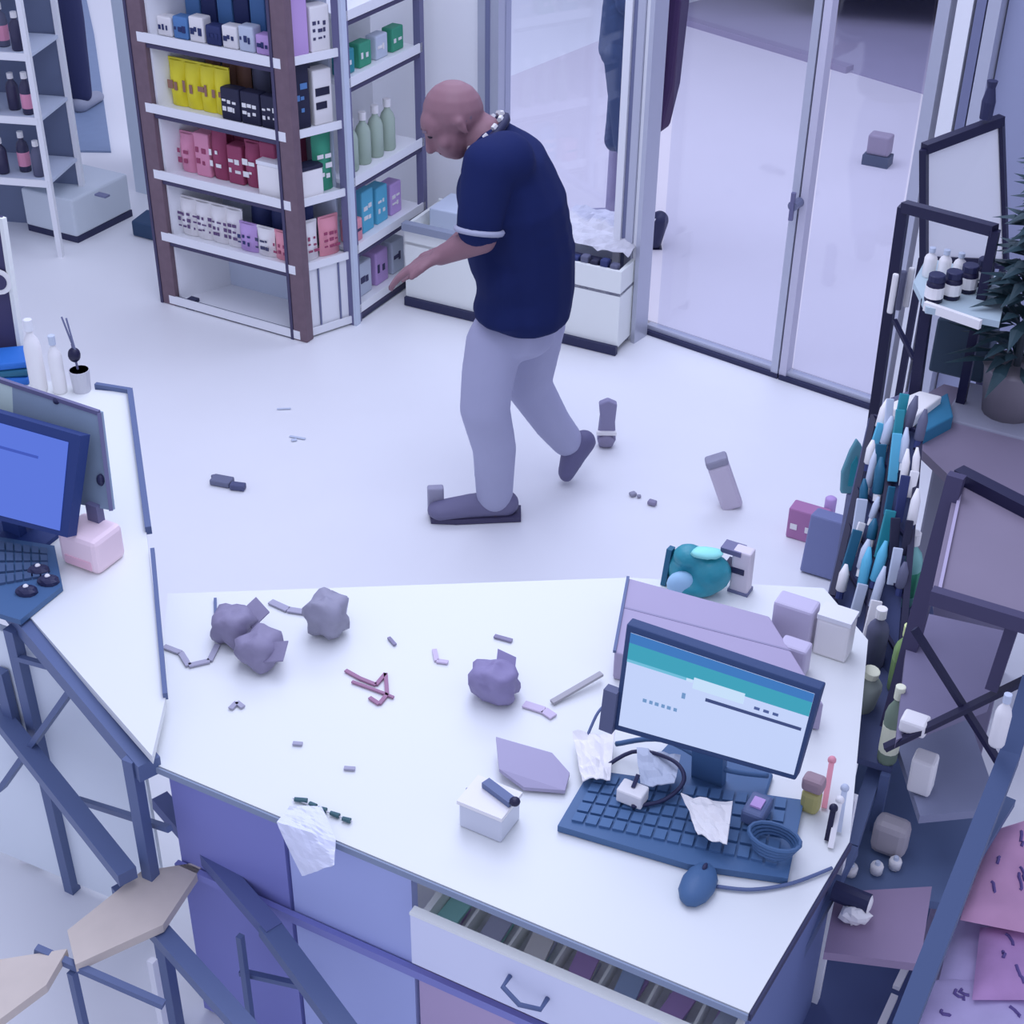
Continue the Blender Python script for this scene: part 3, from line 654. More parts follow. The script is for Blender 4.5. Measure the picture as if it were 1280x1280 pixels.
MB().slab([cF2 - UP * .74 + cv * .05 - cu * .03, cF2 - UP * .74 + cv * .05 - cu * .01, cp_(CL - .01, .55, -.74), cp_(CL - .03, .55, -.74)], (0, 0, .71)).build('end_panel', mat('end_slate', (84, 98, 158), 1.25), cnt)
for p in (wC, wB, wA): MB().box(p - UP * .75 + (cp_(.6, .6) - p).normalized() * .05, (.04, .04, .72), cu).build('leg', M_slate, cnt)
# drawer pulled out
dz = CZ - .075
e0, e1 = P(512, 1143, dz), P(928, 1296, dz)
du = cu; e1 = e0 + du * (e1 - e0).length
dep = (cp_(0, 0) - e0).dot(cv)
drw = thing('cash_drawer', 'open white cash drawer sticking out below the counter front', 'drawer', e0 - UP * .13)
dh = .125
def dp(x, y, z): return e0 + du * x + cv * y + UP * z
DLn = (e1 - e0).length; dback = dep + .12
MB().slab([dp(0, 0, -dh), dp(DLn, 0, -dh), dp(DLn, .016, -dh), dp(0, .016, -dh)], (0, 0, dh)).build('drawer_front', mat('drawer_white', (180, 188, 240), 1.35, rough=.5), drw, bevel=.002)
MB().bar(dp(0, .008, .003), dp(DLn, .008, .003), .018, .006).build('front_rim', M_white, drw)
for x in (0.01, DLn - .022):
    MB().slab([dp(x, .016, -dh + .01), dp(x + .012, .016, -dh + .01), dp(x + .012, dback, -dh + .01), dp(x, dback, -dh + .01)], (0, 0, dh - .02)).build('side', M_white, drw)
MB().slab([dp(0.01, .016, -dh + .05), dp(DLn - .01, .016, -dh + .05), dp(DLn - .01, dback, -dh + .05), dp(0.01, dback, -dh + .05)], (0, 0, .01)).build('drawer_bottom', mat('tray_grey', (150, 156, 206), 2.2, nscale=40, namt=.25), drw)
for i in range(1, 7):
    MB().slab([dp(DLn * i / 7, .02, -dh + .02), dp(DLn * i / 7 + .005, .02, -dh + .02), dp(DLn * i / 7 + .005, dback, -dh + .02), dp(DLn * i / 7, dback, -dh + .02)], (0, 0, .08)).build('divider', M_white, drw)
hA, hB = dp(DLn * .33, -.004, -.045), dp(DLn * .45, -.004, -.06)
MB().tube([hA + cv * .004, hA - cv * .022, hA.lerp(hB, .5) - cv * .03 - UP * .008, hB - cv * .022, hB + cv * .004], .0045).build('drawer_handle', M_slate, drw, smooth=True)
m_cash = [m_lil, M_back, mat('note_teal', (120, 170, 190), 1.6), mat('note_grey', (140, 146, 190), 1.6), m_whp, m_lil, mat('note_blue', (130, 150, 205), 1.6)]
for i in range(7):
    base = dp(DLn * (i + .5) / 7, .064, -dh + .062)
    nt_ = thing('banknote_bundle', '%s bundle of notes in the open drawer, compartment %s from the left' % (['lilac', 'grey-blue', 'teal', 'grey', 'white', 'violet', 'blue'][i], ['one', 'two', 'three', 'four', 'five', 'six', 'seven'][i]), 'banknotes', base, 'bundles in the open drawer')
    for k in range(3):
        a_ = random.uniform(-.12, .12); ax_ = cv * math.cos(a_) + cu * math.sin(a_)
        MB().box(base + UP * .007 * k, (.085, .04, .0065), ax_).build('note_stack', m_cash[(i + k) % 7], nt_)

# ------------------------------------------------------------------ left counter
LZ = .80
lo = [P(-140, 440, LZ), P(118, 487, LZ), P(163, 491, LZ), P(207, 872, LZ), P(190, 945, LZ), P(12, 742, LZ), P(-140, 570, LZ)]
lc = thing('side_counter', 'white side counter on a blue-hazed dark steel frame at the left', 'counter', Vec((lo[3].x, lo[3].y, 0)))
MB().slab([p - UP * .02 for p in lo], (0, 0, .02)).build('worktop', M_top, lc)
e = P(163, 491, LZ); e2 = P(186, 665, LZ); MB().bar(P(120, 484, LZ) + UP * .002, e + UP * .002, .012, .02).build('edge_strip', M_slate, lc)
MB().bar(e + UP * .004, e2 + UP * .004, .014, .02).build('edge_strip', M_slate, lc)
MB().bar(P(191, 690, LZ) + UP * .003, lo[3] + UP * .003, .009, .016).build('edge_strip', M_slate, lc)
A0, A1 = P(8, 742, LZ), P(186, 952, LZ - .03)
MB().bar(A0 - UP * .02 - (A1 - A0) * .3, A1 - UP * .02, .045, .04).build('frame_rail', M_slate, lc)
an = Vec((-(A1 - A0).y, (A1 - A0).x, 0)).normalized()
def vline(px0, py0, px1, py1, z):   # post from a first point at height z down to a second image point, same depth
    a = P(px0, py0, z); b_ = J(px1, py1, a.y); return a, b_
a_, b_ = P(150, 940, LZ - .04), None
LA1 = Vec((A1.x - .035, A1.y + .01, 0))
zl = zat(LA1, 1092)
MB().box(Vec((LA1.x, LA1.y, 0)), (.024, .024, LZ - .03), cu).build('leg', M_slate, lc)
LD = P(15, 785, LZ - .03); LDb = Vec((LD.x + .0, LD.y, 0)); MB().bar(Vec((LD.x + .01, LD.y, 0)), LD, .026, .026).build('leg', M_slate, lc)
B0, B1 = J(-20, 870, (A0.y + .02)), J(160, 1096, A1.y - .03)
MB().bar(B0, B1, .038, .03).build('lower_rail', M_slate, lc)
nC = A0.lerp(A1, .5)
MB().bar(nC - UP * .03, J(2, 985, LD.y), .022, .012).build('brace', M_slate, lc)
MB().bar(J(0, 838, LD.y + .02), J(24, 935, LD.y + .02), .028, .02).build('brace', M_slate, lc)
MB().bar(J(15, 820, LD.y), J(66, 834, A0.lerp(A1, .3).y), .012, .012).build('rung', M_slate, lc)
MB().bar(J(98, 1000, LD.y - .15), J(212, 1036, A1.y), .012, .012).build('rung', M_slate, lc)
MB().slab([J(5, 965, LD.y + .08), J(42, 952, LD.y + .08), J(76, 1178, LD.y + .08), J(46, 1190, LD.y + .08)], Vec((0, .012, 0))).build('side_board', M_shelfw, lc)
MB().slab([Vec((LD.x - .5, LD.y + .25, .02)), Vec((A1.x - .1, A1.y + .28, .02)), Vec((A1.x - .1, A1.y + .30, .02)), Vec((LD.x - .5, LD.y + .27, .02))], (0, 0, .72)).build('back_board', mat('pale_back_board', (196, 208, 246), 1.2), lc)

# low steel rack with wood boards
lr = thing('step_rack', 'low blue-hazed dark steel rack with tan wooden boards at the bottom left', 'rack', P(150, 1240, .0))
r1a, r1b = P(150, 1110, .42), P(320, 1300, .42); r2a, r2b = P(200, 1000, .50), P(440, 1300, .42)
MB().bar(r1a, r1b, .035, .03).build('rail', M_slate, lr)
MB().bar(r2a, P(343, 1165, .46), .035, .03).build('rail', mat('slate_rail_pale', (84, 96, 160), 1.1), lr)
MB().bar(P(335, 1158, .46), r2b, .04, .03).build('rail', M_slate, lr)
MB().slab([P(86, 1172, .44), P(178, 1098, .44), P(258, 1085, .44), P(205, 1165, .44), P(96, 1215, .44)], (0, 0, .02)).build('board', M_tan, lr)
MB().slab([P(-40, 1215, .44), P(86, 1195, .44), P(60, 1240, .44), P(-20, 1300, .44)], (0, 0, .02)).build('board', M_tan, lr)
MB().bar(P(300, 1170, .43), P(300, 1170, .43) - UP * .42, .012, .012).build('leg', M_slate, lr)
MB().bar(P(300, 1215, .3), P(390, 1235, .3), .012, .012).build('rung', M_slate, lr)
MB().bar(P(45, 1186, .46), P(205, 1256, .40), .014, .014).build('rung', M_slate, lr)
MB().bar(P(190, 1200, .41), P(190, 1200, .41) - UP * .4, .014, .014).build('leg', M_shelfw, lr)
MB().bar(P(90, 1215, .43), P(90, 1215, .43) - UP * .42, .014, .014).build('leg', M_slate, lr)
MB().bar(r1b, r1b - UP * .41, .02, .02).build('leg', M_slate, lr)
MB().bar(r2b, r2b - UP * .41, .02, .02).build('leg', M_slate, lr)

# left monitor with grey screen behind
def panel(corners, th): # TL TR BR BL -> slab with thickness away from viewer
    tl, tr, br, bl = corners; n = (tr - tl).cross(bl - tl).normalized()
    if n.dot(O - tl) > 0: n = -n
    return n * th
def flat(c, px, py):   # bottom right corner in the plane of the other three
    n = (c[1] - c[0]).cross(c[3] - c[0]); r_ = ray(px, py)
    return O + r_ * ((c[0] - O).dot(n) / r_.dot(n))
def lerp4(c, u_, v_):
    tl, tr, br, bl = c; return tl.lerp(tr, u_).lerp(bl.lerp(br, u_), v_)
bp_c = [P(-60, 455, 1.12), P(124, 516, 1.12), P(139, 638, .86), P(-60, 600, .86)]
gb = thing('counter_screen', 'grey upright screen board behind the left monitor', 'board', bp_c[2].lerp(bp_c[3], .5))
bp_c[2] = flat(bp_c, 139, 638); off = panel(bp_c, .012)
MB().slab([lerp4(bp_c, 0, 0), lerp4(bp_c, .42, 0), lerp4(bp_c, .42, 1), lerp4(bp_c, 0, 1)], off).build('panel', mat('pale_green_panel', (170, 192, 215), 1.2), gb)
MB().slab([lerp4(bp_c, .42, 0), lerp4(bp_c, 1, 0), lerp4(bp_c, 1, 1), lerp4(bp_c, .42, 1)], off).build('panel', mat('grey_panel', (118, 138, 180), 1.2, nscale=9, namt=.1), gb)
MB().bar(bp_c[0], bp_c[1], .008, .01).build('rim', M_grey, gb); MB().bar(bp_c[1], bp_c[2], .008, .01).build('rim', M_grey, gb)
MB().ell(lerp4(bp_c, .72, .02), (.008, .008, .008)).build('knob', M_dark, gb); MB().ell(lerp4(bp_c, .96, .7), (.01, .01, .014)).build('knob', M_dark, gb)
for x in (.5, .9): MB().box(lerp4(bp_c, x, 1) - UP * (.86 - LZ), (.03, .02, .07), cu).build('foot', M_grey, gb)
mc = [P(-85, 492, 1.10), P(101, 545, 1.10), P(84, 672, .88), P(-100, 625, .88)]
mon = thing('monitor', 'left monitor with a plain blue screen, cut off by the left edge', 'monitor', Vec((mc[3].lerp(mc[2], .5).x, mc[3].lerp(mc[2], .5).y, LZ)))
mc[2] = flat(mc, 84, 672); off = panel(mc, .03)
m_bez = mat('navy_bezel', (28, 50, 120), 1.1)
MB().slab(mc, off).build('casing', m_bez, mon)
m_scr = mat('blue_screen', (5, 8, 20), .2, rough=.3, emit=(88, 118, 226), es=.9)
sc = [lerp4(mc, .03, .09), lerp4(mc, .93, .09), lerp4(mc, .95, .95), lerp4(mc, .03, .95)]
MB().slab([p - off * .06 for p in sc], off * .04).build('screen', m_scr, mon)
MB().slab([lerp4(sc, .45, .24) - off * .1, lerp4(sc, .80, .24) - off * .1, lerp4(sc, .80, .27) - off * .1, lerp4(sc, .45, .27) - off * .1], off * .02).build('screen_line', mat('screen_line_blue', (5, 8, 20), .2, emit=(60, 86, 190), es=.9), mon)
MB().bar(lerp4(mc, .5, .7) + off, Vec((mon.location.x, mon.location.y, LZ)) + off.normalized() * .06, .05, .02).build('stand', m_bez, mon)
MB().lathe(Vec((mon.location.x, mon.location.y, LZ)) + Vec((off.x, off.y, 0)).normalized() * .07, [(.09, 0), (.09, .01), (.03, .015)]).build('stand_base', m_bez, mon)
# keyboard clutter under left monitor
kb_ = [P(-40, 665, LZ + .015), P(68, 682, LZ + .015), P(78, 732, LZ + .015), P(25, 775, LZ + .015), P(-40, 755, LZ + .015)]
kk = thing('keyboard', 'dark keyboard under the blue screen at the left edge', 'keyboard', kb_[4].lerp(kb_[1], .5) - UP * .015)
MB().slab([p - UP * .013 for p in kb_], (0, 0, .013)).build('keyboard_base', M_navy, kk)
def keys(corn, nx, ny, m, parent, hgt=.006):
    tl, tr, br, bl = corn; mb = MB()
    for j in range(ny):
        for i in range(nx):
            q_ = [lerp4(corn, (i + a) / nx, (j + b) / ny) for a, b in ((.1, .1), (.9, .1), (.9, .88), (.1, .88))]
            mb.slab(q_[::-1], (0, 0, hgt))
    o = mb.build('keys', m, parent); o['kind'] = 'stuff'; return o
keys([P(-35, 672, LZ + .015), P(60, 687, LZ + .015), P(62, 722, LZ + .015), P(-35, 740, LZ + .015)], 9, 4, mat('key_grey', (64, 86, 136), 1.1), kk)
for i, (x, y) in enumerate([(62, 735), (35, 748), (50, 722)]):
    q = P(x, y, LZ); t = thing('counter_trinket', ['small dark knob-like thing at the right end of the left keyboard', 'small dark thing in front of the left keyboard', 'small dark thing lying against the left keyboard'][i], 'trinket', q)
    MB().ell(q + UP * .016, (.024, .018, .016), fn=lambda v: 1 + .25 * noise.noise(v * 3)).build('lump', M_dark, t); MB().ell(q + UP * .03, (.006, .006, .006)).build('painted_glint', m_whp, t)  # white bead is a highlight modelled onto the dark lump
q = P(110, 705, LZ)
pk = thing('tissue_box', 'pale pink box beside the blue screen', 'box', q)
MB().box(q + V * .02, (.105, .09, .085), cu).build('carton', mat('pale_pink_card', (208, 190, 228), 1.2), pk, bevel=.012)
MB().box(q + V * .02 - V * .046 + UP * .01, (.07, .003, .02), cu).build('stripe', mat('pink_stripe', (190, 160, 200), 1.3), pk)
# things at the far end of the left counter
q = P(4, 470, LZ); bl_ = thing('blue_pack', 'bright blue folded pack at the left edge on the side counter', 'pack', q)
for i in range(3): MB().box(q + UP * .02 * i, (.16 - .01 * i, .1, .019), Vec((1, .12 * i, 0))).build('fold', mat('bright_blue', (34, 92, 190), 1.3) if i % 2 == 0 else M_tealdk, bl_, bevel=.006)
q = P(50, 488, LZ); bottle('spray_bottle', 'small white bottle on the side counter next to the blue pack', q, .022, .2, m_whp, M_shelfw)
q = P(76, 490, LZ); bottle('spray_bottle', 'slim white bottle on the side counter beside the pen cup', q, .018, .16, m_whp, M_back)
q = P(103, 488, LZ); pc = thing('pen_cup', 'small clear cup with dark ball-topped pen on the side counter', 'cup', q)
MB().lathe(q, [(.022, 0), (.026, .06), (.024, .06), (.02, .005)]).build('cup', M_film, pc)
MB().tube([q + UP * .01, q + UP * .13 + U * -.01], .003).build('pen', M_grey, pc)
MB().ell(q + UP * .10 + U * -.008, (.016, .016, .02)).build('ball', M_black, pc, smooth=True)
MB().tube([q + UP * .1, q + UP * .20 + U * -.03], .0025).build('pen', M_alud, pc); MB().tube([q + UP * .1, q + UP * .2 + U * -.015], .0025).build('pen', M_alud, pc)
# dark poster stand at left edge
ps = [J(-60, 262, 3.55), J(3, 272, 3.55), J(27, 438, 3.55), J(-60, 430, 3.55)]
po = thing('poster_stand', 'dark upright poster with white edge at the left edge', 'poster', Vec((ps[2].x - .1, ps[2].y, LZ)))
MB().slab(ps, Vec((0, .01, 0))).build('poster', mat('dark_poster', (52, 50, 96), 1.2), po)
MB().bar(ps[1], ps[2], .014, .014).build('white_edge', M_white, po)
MB().slab([ps[2] + Vec((-.09, 0, 0)), ps[2] + Vec((0, 0, 0)), ps[2] + Vec((0, .03, 0)), ps[2] + Vec((-.09, .03, 0))], Vec((0, 0, LZ - ps[2].z))).build('foot', M_grey, po)
cc = J(-2, 352, 3.545); MB().lathe(cc, [(.035, 0), (.035, .003)], Vec((0, -1, 0)), 20).build('disc', m_whp, po); MB().lathe(cc, [(.022, 0.003), (.022, .005)], Vec((0, -1, 0)), 20).build('disc', MATS['dark_poster'], po)

# ------------------------------------------------------------------ right monitor
rc = [P(783, 780, 1.09), P(1027, 862, 1.09), P(994, 976, .86), P(766, 912, .86)]
rm = thing('monitor', 'right monitor on the counter showing a white page with teal header', 'monitor', Vec((rc[3].lerp(rc[2], .5).x, rc[3].lerp(rc[2], .5).y, CZ)))
rc[2] = flat(rc, 994, 976); off = panel(rc, .025)
MB().slab(rc, off).build('casing', mat('slate_bezel', (40, 62, 116), 1.1), rm, bevel=.003)
sc = [lerp4(rc, .03, .06), lerp4(rc, .975, .06), lerp4(rc, .985, .94), lerp4(rc, .03, .94)]
SCR = [rm]
def sq(name, u0, v0, u1, v1, m, k=1):
    return MB().slab([lerp4(sc, u0, v0) - off * .04 * k, lerp4(sc, u1, v0) - off * .04 * k, lerp4(sc, u1, v1) - off * .04 * k, lerp4(sc, u0, v1) - off * .04 * k], off * .03).build(name, m, SCR[0])
def em(name, c, es=.95): return mat(name, (4, 5, 8), .2, rough=.3, emit=c, es=es)
SCR[0] = sq('screen', 0, 0, 1, 1, em('page_white', (196, 212, 252)), 1)
sq('screen_header', 0, 0, 1, .10, em('header_blue', (52, 118, 190)), 2)
sq('screen_header', 0, .10, 1, .27, em('header_teal', (52, 160, 186)), 2)
sq('screen_header', .0, .27, .35, .30, em('header_cyan', (110, 190, 220)), 2)
sq('screen_field', .38, .24, .66, .36, em('page_pale', (200, 225, 252)), 3)
sq('screen_line', .46, .42, .98, .455, em('line_dark', (50, 66, 120)), 3)
for i in range(6): sq('screen_text', .12 + .035 * i + .003 * (i % 2), .63, .12 + .035 * i + .022, .665, em('text_blue', (110, 150, 200)), 3)
for i in range(3): sq('screen_text', .72 + .05 * i, .345, .72 + .05 * i + .03, .375, em('text_dark', (70, 90, 150)), 3)
for i in range(5): sq('screen_text', .34 + .055 * i, .27 + .0 * i, .34 + .055 * i + .035, .30, em('page_pale', (200, 225, 252)), 3)
sq('screen_mark', .33, .44, .35, .50, em('text_blue', (110, 150, 200)), 3)
sb_ = Vec((rm.location.x, rm.location.y, CZ)) + Vec((off.x, off.y, 0)).normalized() * .05
MB().bar(lerp4(rc, .5, .8) + off, sb_ + UP * .01, .06, .02).build('stand', M_navy, rm)
MB().slab([sb_ - cu * .12 - cv * .08, sb_ + cu * .12 - cv * .08, sb_ + cu * .1 + cv * .07, sb_ - cu * .1 + cv * .07], (0, 0, .012)).build('stand_base', M_navy, rm, bevel=.004)
# webcam / clip at left of the bezel
q = lerp4(rc, -.03, .62); MB().bar(q, q - (rc[0] - rc[3]).normalized() * .09, .026, .02).build('side_clip', mat('clip_grey', (84, 92, 140), 1), rm)
# lilac box behind the monitor on the wing of the counter
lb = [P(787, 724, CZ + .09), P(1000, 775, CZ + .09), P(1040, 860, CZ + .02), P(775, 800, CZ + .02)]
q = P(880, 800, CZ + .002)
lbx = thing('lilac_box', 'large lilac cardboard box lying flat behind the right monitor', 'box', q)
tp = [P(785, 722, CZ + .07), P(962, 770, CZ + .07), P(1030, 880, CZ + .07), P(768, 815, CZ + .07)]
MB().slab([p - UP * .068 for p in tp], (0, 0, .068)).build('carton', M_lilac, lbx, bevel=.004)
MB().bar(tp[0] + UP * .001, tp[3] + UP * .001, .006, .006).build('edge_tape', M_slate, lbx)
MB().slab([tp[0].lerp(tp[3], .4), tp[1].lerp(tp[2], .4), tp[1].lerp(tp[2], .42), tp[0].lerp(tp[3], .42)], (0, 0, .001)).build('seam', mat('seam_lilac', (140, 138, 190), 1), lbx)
# keyboard
kc = [P(738, 962, CZ + .02), P(1005, 985, CZ + .02), P(985, 1100, CZ + .02), P(698, 1030, CZ + .02)]
kr = thing('keyboard', 'dark blue keyboard on the counter below the right monitor', 'keyboard', kc[3].lerp(kc[1], .5) - UP * .02)
MB().slab([P(738, 962, CZ + .016), P(1005, 1000, CZ + .016), P(985, 1098, CZ + .016), P(860, 1080, CZ + .016), P(697, 1032, CZ + .016)][::-1], (0, 0, -.014)).build('keyboard_base', M_navy, kr)
keys([P(745, 968, CZ + .016), P(985, 998, CZ + .016), P(972, 1085, CZ + .016), P(712, 1028, CZ + .016)], 15, 5, mat('key_navy', (66, 98, 156), 1.15), kr, .005)
# mouse
q = P(872, 1112, CZ); ms = thing('mouse', 'dark blue mouse at the front edge of the keyboard', 'mouse', q)
MB().ell(q + UP * .012, (.03, .05, .022), U, fn=lambda v: 1).build('shell', M_navy, ms, smooth=True)
MB().ell(q + V * .025 + UP * .032, (.004, .009, .005), U).build('wheel', M_dark, ms)
def cable(label, pts, r, m, name='cable'):
    ps_ = [P(x, y, z) for x, y, z in pts]; out = []
    for i in range(len(ps_) - 1):
        p0, p1, p2, p3 = ps_[max(i - 1, 0)], ps_[i], ps_[i + 1], ps_[min(i + 2, len(ps_) - 1)]
        for k in range(6):
            t_ = k / 6; out.append(.5 * ((2 * p1) + (p2 - p0) * t_ + (2 * p0 - 5 * p1 + 4 * p2 - p3) * t_ ** 2 + (-p0 + 3 * p1 - 3 * p2 + p3) * t_ ** 3))
    out.append(ps_[-1]); return tag(MB().tube(out, r, 6).build(name, m, smooth=True), label, 'cable')
z_ = CZ + .03
cable('dark cable looped over the keyboard below the screen', [(735, 975, CZ + .01), (790, 940, z_ + .02), (840, 950, z_ + .03), (855, 975, z_ + .02), (830, 1000, z_), (790, 1008, z_)], .004, M_dark)
cable('dark cable arching under the monitor to the right', [(770, 930, z_), (830, 925, z_ + .04), (900, 960, z_ + .03), (960, 970, z_ + .01)], .005, M_navy)
cable('dark cable running right from the mouse along the counter', [(895, 1108, CZ + .006), (940, 1112, CZ + .006), (990, 1104, CZ + .006), (1040, 1085, CZ + .006)], .0035, M_slate)
cable('thin dark cable by the left end of the keyboard', [(728, 935, CZ + .01), (745, 895, CZ + .05), (757, 880, CZ + .06)], .003, M_slate)
crumple('plastic_scrap', 'white crumpled plastic scrap on the keyboard, right one', 'scrap', [P(850, 1000, z_ + .02), P(915, 1010, z_ + .02), P(908, 1062, z_ + .01), P(872, 1048, z_ + .01)], .014, m_whp, 8, seed=5, freq=40)
crumple('plastic_scrap', 'white crumpled plastic scrap lying left of the keyboard', 'scrap', [P(715, 925, CZ + .012), P(768, 925, CZ + .012), P(762, 985, CZ + .02), P(728, 985, CZ + .012)], .016, m_whp, 8, seed=8, freq=40)
crumple('plastic_scrap', 'pale grey crumpled bag under the monitor at the keyboard top', 'scrap', [P(795, 945, z_ + .01), P(850, 950, z_ + .01), P(842, 990, z_ + .01), P(800, 985, z_ + .01)], .012, M_back, 8, seed=11, freq=40)
q = P(790, 1000, CZ + .024); wp = thing('white_adapter', 'white adapter block on the left part of the keyboard', 'adapter', q)
MB().box(q, (.05, .035, .03), U).build('case', m_whp, wp, bevel=.004); MB().tube([q + UP * .03, q + UP * .045 + V * .02], .004).build('plug', M_dark, wp)
q = P(945, 1020, CZ + .024); wp = thing('grey_adapter', 'dark violet lump with pale top on the right part of the keyboard', 'adapter', q)
MB().box(q, (.06, .04, .03), V).build('case', M_slate, wp, bevel=.006); MB().box(q + UP * .03, (.025, .02, .004), V).build('top', m_lil, wp)
q = P(966, 1060, CZ + .024); wp = thing('cable_bundle', 'navy cable bundle at the right end of the keyboard', 'cable', q)
for i in range(4): MB().tube([q + U * .035 * math.cos(a) * (1 + .1 * i) + V * .03 * math.sin(a) + UP * (.006 + .007 * i) for a in [k * math.pi / 8 for k in range(17)]], .004, 6).build('loop', M_navy, wp)
# front middle: glassy box, lilac book
q = P(612, 1028, CZ); gbx = thing('clear_box', 'small clear plastic box with dark clip on the counter middle', 'box', q)
mfilm = mat('clear_plastic', (182, 190, 232), 1.1, rough=.2)
MB().box(q, (.085, .07, .055), U).build('tub', mfilm, gbx, bevel=.004)
MB().box(q + UP * .055, (.09, .075, .008), U).build('lid', m_whp, gbx)
MB().bar(q + UP * .07 - U * .02 + V * .02, q + UP * .07 + U * .045 + V * .0, .018, .012).build('clip', M_slate, gbx); MB().ell(q + UP * .075 + U * .05, (.01, .01, .008)).build('knob', M_black, gbx)
MB().tube([q - U * .055 + UP * .0 + V * .0, q - U * .045 + UP * .06], .003).build('wire', M_grey, gbx)
bk = [P(620, 925, CZ + .03), P(690, 945, CZ + .02), P(712, 970, CZ + .01), P(706, 992, CZ + .006), P(655, 988, CZ + .006), P(624, 965, CZ + .02)]
tag(MB().slab(bk, (0, 0, .008)).build('lilac_folder', mat('lilac_card', (152, 150, 202), 1.05)), 'grey lilac folded card leaning beside the clear box', 'card')
# pale wooden stick
tag(MB().bar(P(690, 878, CZ + .006), P(752, 842, CZ + .02), .012, .006).build('flat_stick', mat('stick_grey', (158, 160, 190), 1)), 'thin grey stick slanting on the counter left of the monitor', 'stick')
# grey lumps / litter
def lump(name, label, px, py, z, r, m, seed, sq_=(1, 1, .8), cat='scrap', boxy=True, extra=True):
    q = P(px, py, z); t = thing(name, label, cat, q)
    f_ = (lambda v: (1 / max(abs(v.x), abs(v.y), abs(v.z)) ** .6) * (1 + .28 * noise.noise(v * 2.1 + Vec((seed * 3.1, seed, 0)))) * .8) if boxy else (lambda v: 1 + .4 * noise.noise(v * 2 + Vec((seed, 0, 0))))
    MB().ell(q + UP * r * sq_[2] * .9, (r * sq_[0], r * sq_[1], r * sq_[2]), U, nu=20, nv=13, fn=f_).build('crumple', m, t, smooth=True)
    if extra:
        rnd = random.Random(seed); a = rnd.uniform(0, 6.28); d = Vec((math.cos(a), math.sin(a), 0))
        MB().slab([q + UP * r * 1.0 + d * r * .3, q + UP * r * 1.3 + d * r * 1.25, q + UP * r * .9 + d * r * 1.3 + d.cross(UP) * r * .7, q + UP * r * .6 + d * r * .4 + d.cross(UP) * r * .7], (0, 0, .003)).build('torn_flap', m, t)
    return t
m_gl = mat('grey_violet_plastic', (120, 118, 164), 1.15, rough=.6, nscale=30, namt=.15); m_gl2 = mat('grey_plastic', (130, 132, 172), 1.15, rough=.6, nscale=30, namt=.15)
lump('crumpled_bag', 'grey crumpled bag, upper left of the pair on the counter', 293, 798, CZ, .052, m_gl, 1)
lump('crumpled_bag', 'grey violet crumpled bag touching the first one, nearer the counter edge', 326, 828, CZ, .052, m_gl, 2)
lump('crumpled_bag', 'grey crumpled lump standing right of the pair', 410, 793, CZ, .050, m_gl2, 3, (1, .9, 1.1))
lump('crumpled_bag', 'grey violet crumpled lump in the middle of the counter', 618, 872, CZ, .052, mat('violet_plastic', (122, 118, 176), 1.15, nscale=30, namt=.1), 4, (1.1, .9, .9))
def strip(label, pts, wd, m, z=CZ + .004, name='paper_strip', cat='scrap'):
    mb = MB()
    for (a, b_) in zip(pts, pts[1:]): mb.bar(P(a[0], a[1], z), P(b_[0], b_[1], z), wd, .004)
    return tag(mb.build(name, m), label, cat)
m_st = mat('pale_grey_strip', (150, 152, 196), 1.05); m_st2 = mat('rose_strip', (140, 104, 150), 1.15)
strip('torn grey strip reaching left from the pair of crumpled bags', [(205, 808), (226, 816), (236, 832), (262, 826), (272, 806)], .012, m_st)
strip('thin dark strip upright at the left of the crumpled bags', [(269, 748), (270, 800)], .006, M_slate)
strip('pale grey band between the crumpled bags and the single lump', [(338, 752), (360, 762), (386, 766)], .016, m_st)
strip('rose squiggle of torn wrapper on the counter', [(432, 838), (450, 848), (470, 856), (482, 842), (484, 868), (474, 880), (462, 872)], .008, m_st2)
strip('second rose squiggle of torn wrapper crossing the first', [(440, 852), (462, 860), (478, 866), (492, 872)], .006, m_st2)
strip('small dark shred of wrapper right of the rose squiggle', [(486, 797), (494, 806)], .007, m_gl, name='shred')
strip('dark shred above the violet lump on the counter', [(618, 795), (640, 801)], .010, m_gl, name='shred')
strip('pale lilac strip right of the violet lump', [(655, 880), (680, 888), (692, 896)], .018, mat('lilac_strip', (180, 172, 222), 1.1))
strip('pale lilac curl left of the violet lump', [(543, 812), (546, 826), (560, 828)], .010, mat('lilac_strip', (180, 172, 222), 1.1))
strip('small grey specks of litter at left of the counter', [(288, 886), (296, 878), (304, 884)], .010, m_st, name='shred')
strip('faint grey crumb on the counter front, left', [(366, 929), (378, 930)], .008, m_st, name='shred')
strip('faint grey crumb on the counter front, middle', [(430, 960), (444, 961)], .008, m_st, name='shred')
# dark dashes pen and paper over the edge
for i, (a, b_) in enumerate([((368, 999), (384, 1001)), ((387, 1004), (395, 1008)), ((398, 1010), (408, 1013)), ((413, 1016), (424, 1020)), ((428, 1023), (438, 1026))]):
    pass
pb_ = thing('bead_string', 'dark green beaded string on the counter edge above the paper', 'beads', P(400, 1012, CZ))
for i, (a, b_) in enumerate([((368, 999), (384, 1001)), ((387, 1004), (395, 1008)), ((398, 1010), (408, 1013)), ((413, 1016), (424, 1020)), ((428, 1023), (438, 1026))]):
    MB().tube([P(a[0], a[1], CZ + .006), P(b_[0], b_[1], CZ + .006)], [.004, .005]).build('bead', mat('dark_green_bead', (60, 96, 120), 1), pb_)
MB().tube([P(366, 998, CZ + .005), P(440, 1027, CZ + .005)], .0012).build('thread', M_film, pb_)
ed = P(352, 1020, CZ)
